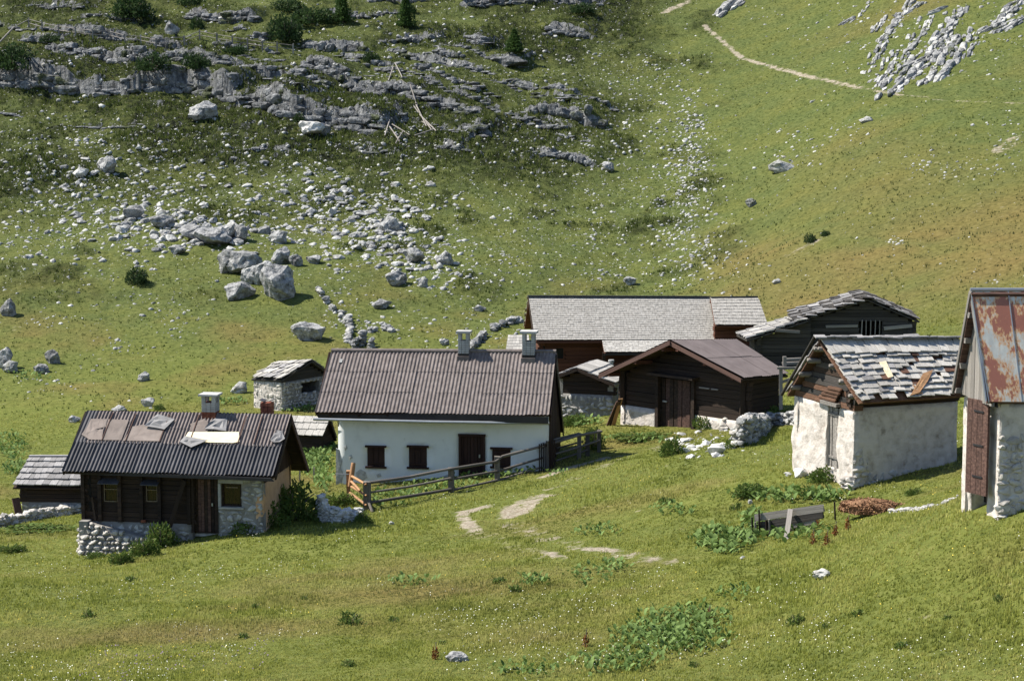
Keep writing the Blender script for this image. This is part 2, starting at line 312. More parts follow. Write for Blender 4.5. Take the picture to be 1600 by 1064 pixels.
def dens(us, step=6):
    out = [us[0]]
    for a, b in zip(us[:-1], us[1:]):
        n = max(1, int(math.hypot(b[0] - a[0], b[1] - a[1]) / step))
        out += [(a[0] + (b[0] - a[0]) * k / n, a[1] + (b[1] - a[1]) * k / n) for k in range(1, n + 1)]
    return out
Z = BASEZ.copy(); LW = []
far = sstep(90, 130, GY)
heath = np.zeros_like(Z)
for li, (pl, h) in enumerate(LEDGES):
    dp = dens(pl, 25); wq = raycast(BASEZ, [q[0] for q in dp], [q[1] for q in dp]); LW.append(wq)
for li, (pl, h) in enumerate(LEDGES):
    wq = LW[li]; L = np.concatenate([[0], np.cumsum(np.hypot(*(np.diff(wq[:, :2], axis=0)).T))]); tot = L[-1]
    x0, x1 = wq[:, 0].min() - 14, wq[:, 0].max() + 14; y0, y1 = wq[:, 1].min() - 14, wq[:, 1].max() + 16
    mk = (GX > x0) & (GX < x1) & (GY > y0) & (GY < y1); X = GX[mk]; Y = GY[mk]
    best = np.full(X.shape, 1e9); sd = np.zeros_like(best); al = np.zeros_like(best)
    for k in range(len(wq) - 1):
        a = wq[k, :2]; b = wq[k + 1, :2]; d = b - a; l2 = (d @ d) + 1e-9
        t = np.clip(((X - a[0]) * d[0] + (Y - a[1]) * d[1]) / l2, 0, 1)
        ex = X - a[0] - t * d[0]; ey = Y - a[1] - t * d[1]; r = np.hypot(ex, ey)
        s = np.sign(d[0] * ey - d[1] * ex); u_ = r < best
        best = np.where(u_, r, best); sd = np.where(u_, s * r, sd); al = np.where(u_, L[k] + t * math.sqrt(l2), al)
    sd = sd + fbm(X, Y, 1.6, 3) * .9
    taper = sstep(-.01, 1.8, al) * sstep(-.01, 1.8, tot - al) * np.clip(1 + fbm(al + li * 31, al * 0, 3.0, 2) * .9, .35, 1.4)
    prof = sstep(0.0, .16, sd) * (1 - sstep(.4, 9.0, sd)) * taper
    Z[mk] += h * prof
    heath[mk] = np.maximum(heath[mk], .5 * (1 - sstep(0, 5, np.abs(sd))))
pu, pv = PU, PV
up_ = sstep(390, 210, pv) * sstep(1180, 900, pu + (pv * .5))        # rough ledgy upper-left slope
hm = np.clip(up_ * (.82 + 1.8 * fbm(GX, GY, 9, 4)), 0, 1)
hm = np.maximum(hm, np.clip(sstep(1250, 1000, pu) * sstep(520, 380, pv) * (-.3 + 2.2 * fbm(GX + 50, GY, 4, 3)), 0, .7))
heath = np.clip(np.maximum(heath * up_, hm), 0, 1) * sstep(100, 125, GY)
Z += far * (fbm(GX, GY, 12, 4) * .55 + fbm(GX, GY, 1.6, 3) * .12) + heath * (np.abs(fbm(GX, GY, 1.3, 4)) * .75 + np.abs(fbm(GX + 9, GY, .55, 2)) * .3)
Z += (1 - far) * (fbm(GX, GY, 7, 3) * .16 + fbm(GX, GY, 1.1, 3) * .06)
def Hat(x, y):
    x = np.asarray(x, float); y = np.asarray(y, float)
    az = np.arctan2(x, y); r = np.hypot(x, y)
    ci = np.clip(np.interp(az, AZ, np.arange(len(AZ))), 0, len(AZ) - 1.001); ri = np.clip(np.interp(r, R, np.arange(len(R))), 0, len(R) - 1.001)
    i = ri.astype(int); j = ci.astype(int); a = ri - i; b = ci - j
    return (Z[i, j] * (1 - a) * (1 - b) + Z[i + 1, j] * a * (1 - b) + Z[i, j + 1] * (1 - a) * b + Z[i + 1, j + 1] * a * b)
def H1(x, y): return float(Hat(np.array([x]), np.array([y]))[0])
def cast(u, v): return raycast(Z, u, v)
def G(u, v): return cast([u], [v])[0]
def polymask(pl, wid, base=None):
    """soft mask around a line drawn on the ground"""
    dp = dens(pl, 12); wq = raycast(Z, [q[0] for q in dp], [q[1] for q in dp]); o = np.zeros_like(Z)
    x0, x1 = wq[:, 0].min() - wid * 4, wq[:, 0].max() + wid * 4; y0, y1 = wq[:, 1].min() - wid * 4, wq[:, 1].max() + wid * 4
    mk = (GX > x0) & (GX < x1) & (GY > y0) & (GY < y1); X = GX[mk]; Y = GY[mk]; best = np.full(X.shape, 1e9)
    for k in range(len(wq) - 1):
        a = wq[k, :2]; d = wq[k + 1, :2] - a; l2 = (d @ d) + 1e-9
        t = np.clip(((X - a[0]) * d[0] + (Y - a[1]) * d[1]) / l2, 0, 1)
        best = np.minimum(best, np.hypot(X - a[0] - t * d[0], Y - a[1] - t * d[1]))
    o[mk] = 1 - sstep(wid * .2, wid * 1.9, best); return o
path = np.zeros_like(Z)
for pl, wd, st in [([(718,800),(735,797),(758,791)], .34, .86), ([(720,802),(726,812),(740,828)], .26, .86), ([(847,776),(822,783),(800,792),(800,806)], .42, .95),
    ([(840,778),(826,790),(812,804)], .32, .9), ([(945,716),(915,724),(880,735),(850,745)], .28, .9), ([(850,862),(880,872)], .22, .75), ([(918,857),(958,860)], .22, 1.),
    ([(795,816),(850,840),(920,860),(1040,876)], .45, .45),([(742,830),(790,850),(860,868)], .4, .38),([(850,770),(900,745),(960,720),(1020,705)], .5, .4), ([(960,715),(1010,705),(1050,690)], .5, .4), ([(1010,872),(1045,878)], .3, .7),
    ([(1100,40),(1130,66),(1160,92),(1200,103),(1255,118),(1300,128),(1345,138)], .26, .85), ([(1345,138),(1400,148),(1450,152)], .2, .6), ([(1450,155),(1500,158),(1600,162)], .16, .5),
    ([(1040,20),(1055,12),(1075,3)], .45, .9), ([(1590,215),(1560,235)], .6, .6), ([(1240,395),(1270,378)], .5, .6)]:
    path = np.maximum(path, polymask(pl, wd) * st)
dry = np.clip(sstep(330, 120, np.abs(pu - 1650) * .85 + np.abs(pv - 365) * 2.6) * (.5 + .9 * fbm(GX, GY, 8, 3)) + sstep(1100, 1400, pu) * np.clip(.02 + .7 * fbm(GX * .5, GY, 9, 4), 0, .45) * sstep(560, 480, pv), 0, .9)
dry = np.maximum(dry, np.clip(sstep(1050, 1150, pu) * sstep(330, 400, pv) * sstep(520, 480, pv) * (.5 + .6 * fbm(GX, GY, 5, 3)), 0, 1))
dry = np.maximum(dry, sstep(600, 680, pv) * np.clip(.02 + 1.2 * fbm(GX * .6 + GY * .3, GY * 1.2 + 40, 5, 4), 0, .8))
dry = np.maximum(dry, sstep(300, 600, pv) * sstep(700, 600, pv) * np.clip(-.05 + 1.1 * fbm(GX, GY + 70, 4, 3), 0, .6))
rocky = np.clip(sstep(1250, 900, pu) * sstep(520, 380, pv) * .48 + sstep(520, 400, pv) * .16 + up_ * .1 + .5 * fbm(GX, GY, 8, 3) * sstep(560, 480, pv), 0, .75) * sstep(560, 500, pv)
lush = sstep(440, 640, pv) * np.clip(.85 + .5 * fbm(GX, GY, 6, 3), 0, 1)
nr, nc = Z.shape
me = bpy.data.meshes.new('hillside')
co = np.stack([GX, GY, Z], -1).reshape(-1, 3).astype(np.float32)
ii = np.arange(nr * nc).reshape(nr, nc); q = np.stack([ii[:-1, :-1], ii[:-1, 1:], ii[1:, 1:], ii[1:, :-1]], -1).reshape(-1, 4)
me.vertices.add(len(co)); me.vertices.foreach_set('co', co.ravel())
me.loops.add(q.size); me.loops.foreach_set('vertex_index', q.ravel().astype(np.int32))
me.polygons.add(len(q)); me.polygons.foreach_set('loop_start', np.arange(0, q.size, 4, dtype=np.int32)); me.polygons.foreach_set('loop_total', np.full(len(q), 4, np.int32))
me.polygons.foreach_set('use_smooth', np.ones(len(q), bool)); me.update(calc_edges=True)
for n_, a_ in (('path', path), ('dry', dry), ('heath', heath), ('rocky', rocky), ('lush', lush)):
    at = me.attributes.new(n_, 'FLOAT', 'POINT'); at.data.foreach_set('value', a_.ravel().astype(np.float32))
me.materials.append(M['ground'])
hill = bpy.data.objects.new('hillside', me); SC.collection.objects.link(hill); hill['kind'] = 'structure'
# ------------------------------------------------------------------ object helpers
def link(o, parent=None):
    SC.collection.objects.link(o)
    if parent is not None: o.parent = parent
    return o
def thing(name, label, cat, loc, group=None):
    o = link(bpy.data.objects.new(name, None)); o.location = tuple(map(float, loc)); o.empty_display_size = .3
    o['label'] = label; o['category'] = cat
    if group: o['group'] = group
    return o
def tag(o, label, cat, group=None):
    o['label'] = label; o['category'] = cat
    if group: o['group'] = group
    return o
def rootloc(p):
    while p is not None and p.parent is not None: p = p.parent
    return np.array(p.location) if p is not None else np.zeros(3)
def mesh(name, V, Fc, mat, parent=None, smooth=False, label=None, loc=None):
    V = np.array(V, float); off = rootloc(parent) if parent is not None else (np.array(loc, float) if loc is not None else np.zeros(3))
    m_ = bpy.data.meshes.new(name); m_.from_pydata((V - off).tolist(), [], [list(f) for f in Fc]); 
    if smooth: m_.polygons.foreach_set('use_smooth', [True] * len(m_.polygons))
    m_.materials.append(M[mat]); o = link(bpy.data.objects.new(name, m_), parent)
    if parent is None and loc is not None: o.location = tuple(off)
    if label: o['label'] = label
    return o
BOXF = [(0,3,2,1),(4,5,6,7),(0,1,5,4),(1,2,6,5),(2,3,7,6),(3,0,4,7)]
class MB:
    def __init__(s): s.v = []; s.f = []
    def add(s, V, Fc):
        b = len(s.v); s.v += [tuple(map(float, p)) for p in V]; s.f += [tuple(i + b for i in f) for f in Fc]
    def box(s, c, ax, ay, az):
        c, ax, ay, az = map(np.asarray, (c, ax, ay, az)); V = []
        for k in (-.5, .5):
            for i, j in ((-.5, -.5), (.5, -.5), (.5, .5), (-.5, .5)): V.append(c + ax * i + ay * j + az * k)
        s.add(V, BOXF)
    def tube(s, P, r, n=7):
        P = [np.asarray(p, float) for p in P]; b = len(s.v); rr = r if hasattr(r, '__len__') else [r] * len(P)
        for i, p in enumerate(P):
            d = P[min(i + 1, len(P) - 1)] - P[max(i - 1, 0)]; d = d / (np.linalg.norm(d) + 1e-9)
            a = np.cross(d, (0, 0, 1.)); a = a if np.linalg.norm(a) > .1 else np.cross(d, (1., 0, 0)); a /= np.linalg.norm(a); c_ = np.cross(d, a)
            for k in range(n):
                t = 2 * math.pi * k / n; s.v.append(tuple(p + rr[i] * (math.cos(t) * a + math.sin(t) * c_)))
        for i in range(len(P) - 1):
            for k in range(n): s.f.append((b + i * n + k, b + i * n + (k + 1) % n, b + (i + 1) * n + (k + 1) % n, b + (i + 1) * n + k))
        s.f.append(tuple(b + k for k in range(n))[::-1]); s.f.append(tuple(b + (len(P) - 1) * n + k for k in range(n)))
    def build(s, name, mat, parent=None, **k): return mesh(name, s.v, s.f, mat, parent, **k)
# unit shapes, several variants each, shared between pieces
def _box(seed):
    r = random.Random(seed); V = []
    for k in (-.5, .5):
        for i, j in ((-.5, -.5), (.5, -.5), (.5, .5), (-.5, .5)): V.append((i * (1 + r.uniform(-.03, .03)), j * (1 + r.uniform(-.06, .04)), k * (1 + r.uniform(-.12, .12))))
    return V, BOXF
def _stone(seed):
    r = random.Random(seed); V = []; c = .5
    idx = {}
    for sx in (-1, 1):
        for sy in (-1, 1):
            for sz in (-1, 1):
                ch = r.uniform(.12, .2)
                for ax in range(3):
                    p = [sx * c, sy * c, sz * c]
                    for a in range(3):
                        if a != ax: p[a] -= math.copysign(ch + r.uniform(-.04, .04), p[a])
                    p = [q * (1 + r.uniform(-.07, .07)) for q in p]
                    idx[(sx, sy, sz, ax)] = len(V); V.append(p)
    Fc = []
    import itertools
    for ax in range(3):
        o = [a for a in range(3) if a != ax]
        for s in (-1, 1):
            q = []
            for a, b in ((-1, -1), (1, -1), (1, 1), (-1, 1)):
                k = [0, 0, 0]; k[ax] = s; k[o[0]] = a; k[o[1]] = b; q.append(idx[(*k, ax)])
            Fc.append(q)
        for a in (-1, 1):
            for b in (-1, 1):   # edge running along ax
                k0 = [0, 0, 0]; k0[ax] = -1; k0[o[0]] = a; k0[o[1]] = b; k1 = list(k0); k1[ax] = 1
                Fc.append([idx[(*k0, o[0])], idx[(*k1, o[0])], idx[(*k1, o[1])], idx[(*k0, o[1])]])
    for c3 in itertools.product((-1, 1), repeat=3): Fc.append([idx[(*c3, a)] for a in range(3)])
    V = np.array(V); out = []
    for f in Fc:
        p = V[f]; n = np.cross(p[1] - p[0], p[2] - p[0]); out.append(f if n @ p.mean(0) > 0 else f[::-1])
    return V.tolist(), out
def _ico(sub):
    import bmesh
    bm = bmesh.new(); bmesh.ops.create_icosphere(bm, subdivisions=sub, radius=.5)
    V = np.array([v.co[:] for v in bm.verts]); Fc = [[v.index for v in f.verts] for f in bm.faces]; bm.free(); return V, Fc
ICO = {k: _ico(k) for k in (1, 2, 3)}
def _rock(seed, sub=3, blocky=False):
    r = np.random.default_rng(seed); V, Fc = ICO[sub]; V = V.copy()
    if blocky:
        n = np.abs(V).max(1, keepdims=True); V = V / n * .5 * .8 + V * .2
    for k in range(11 if not blocky else 7):
        n = r.normal(size=3); n[2] = n[2] * .9 + .15; n /= np.linalg.norm(n); d = r.uniform(.24, .42) if not blocky else r.uniform(.40, .56)
        V = V - n[None] * np.maximum(0, V @ n - d)[:, None]
    nz = fbm(V[:, 0] * 3 + seed, V[:, 1] * 3 + V[:, 2] * 4, .8, 3)
    nz2 = fbm(V[:, 0] * 9 + seed, V[:, 1] * 9 + V[:, 2] * 11, .8, 2); V = V * (1 + nz[:, None] * (.1 if blocky else .3) + nz2[:, None] * (.05 if blocky else .09))
    V = V / (np.ptp(V, axis=0)[None]) ; V[:, 2] -= V[:, 2].min() + .5
    return V.tolist(), Fc
def _log(seed):
    r = random.Random(seed); V = []; Fc = []; n = 8; st = 5; ph = r.uniform(0, 6)
    for i in range(st):
        x = -.5 + i / (st - 1); o = math.sin(x * 4 + ph) * .06; rr = .5 * (1 + .07 * math.sin(5 * x + ph * 2))
        for k in range(n):
            t = 2 * math.pi * (k + .5) / n; V.append((x, o + rr * math.cos(t) * 1.05, rr * math.sin(t) + o * .5))
    for i in range(st - 1):
        for k in range(n): Fc.append((i * n + k, i * n + (k + 1) % n, (i + 1) * n + (k + 1) % n, (i + 1) * n + k))
    Fc.append(tuple(range(n))[::-1]); Fc.append(tuple((st - 1) * n + k for k in range(n))); return V, Fc
_gen = {'box': (_box, 8), 'stone': (_stone, 10), 'rock': (lambda s: _rock(s, 3), 14), 'rock2': (lambda s: _rock(s + 100, 2), 12), 'block': (lambda s: _rock(s + 200, 3, True), 10), 'pebble': (lambda s: _rock(s + 300, 1), 10), 'log': (_log, 6)}
_raw = {}; _mesh = {}
def raw(shape, v):
    if (shape, v) not in _raw: _raw[(shape, v)] = _gen[shape][0](v)
    return _raw[(shape, v)]
def shared(shape, v, mat):
    k = (shape, v, mat)
    if k not in _mesh:
        V, Fc = raw(shape, v); m_ = bpy.data.meshes.new(f'{shape}_shape'); m_.from_pydata([tuple(p) for p in V], [], [tuple(f) for f in Fc])
        m_.materials.append(M[mat]); 
        if shape in ('log',): m_.polygons.foreach_set('use_smooth', [True] * len(m_.polygons))
        _mesh[k] = m_
    return _mesh[k]
def mat4(c, ax, ay, az):
    m_ = Matrix.Identity(4)
    for r in range(3): m_[r][0] = float(ax[r]); m_[r][1] = float(ay[r]); m_[r][2] = float(az[r]); m_[r][3] = float(c[r])
    return m_
class Pieces:
    """pieces of one thing under one name: up to 295 largest are parts, the rest are joined as stuff"""
    def __init__(s, parent, name, shape, mat, rest='small_pieces', cap=295): s.p = parent; s.n = name; s.sh = shape; s.m = mat; s.L = []; s.rest = rest; s.cap = cap
    def add(s, c, ax, ay, az, mat=None): s.L.append((tuple(c), tuple(ax), tuple(ay), tuple(az), mat or s.m))
    def flush(s):
        off = rootloc(s.p)
        s.L.sort(key=lambda q: -np.linalg.norm(q[1]) * np.linalg.norm(q[3])) if len(s.L) > s.cap else None
        nv = _gen[s.sh][1]
        for c, ax, ay, az, mt in s.L[:s.cap]:
            o = bpy.data.objects.new(s.n, shared(s.sh, random.randrange(nv), mt)); link(o, s.p)
            o.matrix_basis = mat4(np.array(c) - off, ax, ay, az)
        groups = {}
        for q in s.L[s.cap:]: groups.setdefault(q[4], []).append(q)
        for mt, qs in groups.items():
            b = MB()
            for c, ax, ay, az, _ in qs:
                V, Fc = raw(s.sh, random.randrange(nv)); V = np.array(V) @ np.array([ax, ay, az]) + np.array(c); b.add(V, Fc)
            o = b.build(s.rest, mt, s.p); o['kind'] = 'stuff'
def one(name, shape, mat, parent, c, ax, ay, az, label=None):
    o = bpy.data.objects.new(name, shared(shape, random.randrange(_gen[shape][1]), mat)); link(o, parent)
    o.matrix_basis = mat4(np.array(c) - rootloc(parent) if parent is not None else c, ax, ay, az)
    if label: o['label'] = label
    return o
def nrm(a): a = np.asarray(a, float); return a / (np.linalg.norm(a) + 1e-12)
def stick(name, a, b, r, mat, parent, shape='log', r2=None):
    """beam or pole from a to b, width r, height r2"""
    a = np.asarray(a, float); b = np.asarray(b, float); d = b - a; x = nrm(d); y = np.cross((0, 0, 1.), x)
    y = nrm(y) if np.linalg.norm(y) > .05 else np.array([0, 1., 0]); z = np.cross(x, y)
    return one(name, shape, mat, parent, (a + b) / 2, d, y * r, z * (r2 or r))
# ------------------------------------------------------------------ buildings
FOOT = []
class Bld:
    """roof corners from a fitted frame, nudged onto their place in the picture"""
    def __init__(s, name, label, cat, prm, px):
        x, y, z, yaw, L, wf, h, wr = prm; c, sn = math.cos(math.radians(yaw)), math.sin(math.radians(yaw))
        loc = {'FL': (0, 0, 0), 'FR': (L, 0, 0), 'RL': (0, wf, h), 'RR': (L, wf, h), 'BL': (0, wf + wr, h - h * wr / wf), 'BR': (L, wf + wr, h - h * wr / wf)}
        s.c = {}
        for k, a in loc.items():
            p_ = np.array([x + c * a[0] - sn * a[1], y + sn * a[0] + c * a[1], z + a[2]])
            if k in px: p_ = ptd(*px[k], p_[1])
            s.c[k] = p_
        s.ex = np.array([c, sn, 0]); s.ey = np.array([-sn, c, 0])
        o = s.c['FL']; s.o = o
        s.root = thing(name, label, cat, (s.c['FL'] + s.c['BR']) / 2 * [1, 1, 0] + [0, 0, min(H1(*(s.c['FL'][:2])), H1(*(s.c['FR'][:2])))])
    def ht(s, x, y, th=.12):
        """underside of the roof at a plan point"""
        c = s.c; A_ = np.array([c['FR'][:2] - c['FL'][:2], c['BL'][:2] - c['FL'][:2]]).T
        a, b = np.linalg.solve(A_, np.array([x, y]) - c['FL'][:2]); a_ = min(max(a, 0), 1)
        rb = np.linalg.solve(A_, c['RL'][:2] - c['FL'][:2])[1]
        f = c['FL'][2] * (1 - a_) + c['FR'][2] * a_; r = c['RL'][2] * (1 - a_) + c['RR'][2] * a_; k = c['BL'][2] * (1 - a_) + c['BR'][2] * a_
        if b < rb: z = f + (r - f) * b / rb
        else: z = r + (k - r) * (b - rb) / (1 - rb)
        return z - th
    def walls(s, oF, oB, oL, oR, oR2=None):
        c = s.c; ey = nrm((c['BL'] - c['FL']) * [1, 1, 0]); eyr = nrm((c['BR'] - c['FR']) * [1, 1, 0]); ex = nrm((c['FR'] - c['FL']) * [1, 1, 0])
        s.w = [(c['FL'] + ex * oL + ey * oF)[:2], (c['FR'] - ex * oR + eyr * oF)[:2], (c['BR'] - ex * oR - eyr * oB)[:2], (c['BL'] + ex * oL - ey * oB)[:2]]
        FOOT.append(np.array(s.w)); return s.w
class Wall:
    def __init__(s, b, p0, p1): s.b = b; s.p0 = np.array(p0); s.p1 = np.array(p1); s.L = np.linalg.norm(s.p1 - s.p0); s.t = (s.p1 - s.p0) / s.L; s.n = np.array([s.t[1], -s.t[0]])
    def P(s, q, z, off=0): xy = s.p0 + s.t * q + s.n * off; return np.array([xy[0], xy[1], z])
    def sz(s, u, v):
        d = ray(u, v); k = ((s.p0 - CAMP[:2]) @ s.n) / (d[:2] @ s.n); p_ = CAMP + d * k
        return float((p_[:2] - s.p0) @ s.t), float(p_[2])
    def top(s, q): xy = s.p0 + s.t * q; return s.b.ht(xy[0], xy[1])
    def gnd(s, q): xy = s.p0 + s.t * q; return H1(xy[0], xy[1])
    def shell(s, name, mat, parent, z0=None, z1=None, s0=0, s1=None, cell=.3, amp=0., th=.25, holes=(), off=0, batter=None, smooth=True):
        """thick wall grid with relief, openings with reveals"""
        s1 = s.L if s1 is None else s1
        zt = max(s.top(q) for q in np.linspace(s0, s1, 9)) if z1 is None else z1
        zb = (min(s.gnd(q) for q in np.linspace(s0, s1, 5)) - .4) if z0 is None else z0
        def axis(a, b, cuts):
            pts_ = sorted({a, b, *[c for c in cuts if a < c < b]}); o = []
            for p_, q_ in zip(pts_[:-1], pts_[1:]):
                n = max(1, int(round((q_ - p_) / cell))); o += [p_ + (q_ - p_) * k / n for k in range(n)]
            return o + [b]
        S = axis(s0, s1, [h[0] for h in holes] + [h[1] for h in holes]); Zs = axis(zb, zt, [h[2] for h in holes] + [h[3] for h in holes])
        tops = [s.top(q) if z1 is None else z1 for q in S]
        V = []; vid = {}
        def vert(i, k, back):
            key = (i, k, back)
            if key not in vid:
                z = min(Zs[k], tops[i]); o = off - (th if back else 0)
                if not back and amp: o += amp * float(fbm(np.array([S[i] + s.p0[0] * 3]), np.array([Zs[k] * 1.0 + s.p0[1]]), .7, 3)[0])
                if batter and not back: o += batter(S[i], z)
                vid[key] = len(V); V.append(s.P(S[i], z, o))
            return vid[key]
        cells = set()
        for i in range(len(S) - 1):
            for k in range(len(Zs) - 1):
                cs, cz = (S[i] + S[i + 1]) / 2, (Zs[k] + Zs[k + 1]) / 2
                if any(h[0] < cs < h[1] and h[2] < cz < h[3] for h in holes): continue
                if Zs[k] >= tops[i] and Zs[k] >= tops[i + 1]: continue
                cells.add((i, k))
        Fc = []
        for i, k in cells:
            Fc.append((vert(i, k, 0), vert(i + 1, k, 0), vert(i + 1, k + 1, 0), vert(i, k + 1, 0)))
            Fc.append((vert(i, k + 1, 1), vert(i + 1, k + 1, 1), vert(i + 1, k, 1), vert(i, k, 1)))
            for nb, e in (((i - 1, k), ((i, k + 1), (i, k))), ((i + 1, k), ((i + 1, k), (i + 1, k + 1))), ((i, k - 1), ((i, k), (i + 1, k))), ((i, k + 1), ((i + 1, k + 1), (i, k + 1)))):
                if nb not in cells: Fc.append((vert(*e[0], 0), vert(*e[0], 1), vert(*e[1], 1), vert(*e[1], 0)))
        o_ = mesh(name, V, Fc, mat, parent, smooth=False)
        if amp:      # relief reads as soft plaster, edges stay crisp enough
            fl = [False] * len(o_.data.polygons); k_ = 0
            for _p in o_.data.polygons:
                if abs(_p.normal[0] * s.n[0] + _p.normal[1] * s.n[1]) > .5: fl[_p.index] = True
            o_.data.polygons.foreach_set('use_smooth', fl)
        return o_
    def logs(s, parent, z0, z1=None, s0=0, s1=None, h=.2, mat='log', holes=(), depth=.2, off=0, over=.12, name='log', shape='box', matf=None):
        s1 = s.L if s1 is None else s1; pc = Pieces(parent, name, shape, mat); z = z0; r = random
        while True:
            hh = h * r.uniform(.85, 1.15); zc = z + hh / 2
            ss = [q for q in np.linspace(s0, s1, 60) if (s.top(q) if z1 is None else z1) > zc + hh * .3]
            if not ss: break
            a, b = min(ss), max(ss); iv = [(a - (over if a <= s0 + .02 else 0), b + (over if b >= s1 - .02 else 0))]
            for hl in holes:
                if hl[2] < zc < hl[3]:
                    nv = []
                    for p_, q_ in iv:
                        if hl[1] <= p_ or hl[0] >= q_: nv.append((p_, q_)); continue
                        if hl[0] > p_: nv.append((p_, hl[0]))
                        if hl[1] < q_: nv.append((hl[1], q_))
                    iv = nv
            for p_, q_ in iv:
                if q_ - p_ < .08: continue
                pc.add(s.P((p_ + q_) / 2, zc, off - depth / 2 + r.uniform(-.02, .02)), (*(s.t * (q_ - p_)), r.uniform(-.015, .015)), (*(-s.n * depth), 0), (0, 0, hh * .93), matf(zc, p_) if matf else None)
            z += hh
        pc.flush()
    def boards(s, parent, z0, z1=None, s0=0, s1=None, wd=.18, mat='plank', off=.02, th=.03, name='board', gap=.012, jag=.0):
        s1 = s.L if s1 is None else s1; pc = Pieces(parent, name, 'box', mat); q = s0
        while q < s1 - .02:
            ww = min(wd * random.uniform(.8, 1.2), s1 - q); c_ = q + ww / 2; zt = (s.top(c_) if z1 is None else z1) - random.uniform(0, jag); zb = (z0(c_) if callable(z0) else z0) + random.uniform(0, jag)
            if zt - zb > .05: pc.add(s.P(c_, (zt + zb) / 2, off + random.uniform(0, .012)), (0, 0, zt - zb), (*(s.t * (ww - gap)), 0), (*(s.n * th), 0))
            q += ww
        pc.flush()
    def stones(s, parent, z0=None, z1=None, s0=0, s1=None, size=.26, mat='stone', holes=(), off=0, depth=.22, name='stone', cap=295, batter=None, tight=1.1, mats=None):
        s1 = s.L if s1 is None else s1; pc = Pieces(parent, name, 'rock2', mat, 'small_stones', cap); r = random
        zb = (min(s.gnd(q) for q in np.linspace(s0, s1, 5)) - .15) if z0 is None else z0; z = zb
        while True:
            hh = size * r.uniform(.45, 1.05)
            if z1 is not None and z + hh * .85 > z1: break
            if z1 is None and z > max(s.top(q) for q in np.linspace(s0, s1, 7)): break
            q = s0 - r.uniform(0, .1)
            while q < s1 - .03:
                ww = size * r.uniform(.55, 1.9); a, b = max(q, s0), min(q + ww, s1); c_ = (a + b) / 2; zc = z + hh / 2 + r.uniform(-.12, .12) * hh
                if b - a > .05 and zc + hh * .3 > s.gnd(c_) and (z1 is not None or zc < s.top(c_)) and not any(hl[0] - .03 < c_ < hl[1] + .03 and hl[2] - .02 < zc < hl[3] + .02 for hl in holes):
                    t_ = r.uniform(-.35, .35); o = off + (batter(c_, zc) if batter else 0) - depth * .3 + r.uniform(-.02, .02)
                    ax = np.array([*(s.t * math.cos(t_)), math.sin(t_)]); az = np.array([*(-s.t * math.sin(t_)), math.cos(t_)])
                    pc.add(s.P(c_, zc, o), ax * (b - a) * tight, np.array([*(-s.n), 0]) * depth, az * hh * tight, r.choice(mats) if mats else None)
                q += ww
            z += hh * .97
        pc.flush()
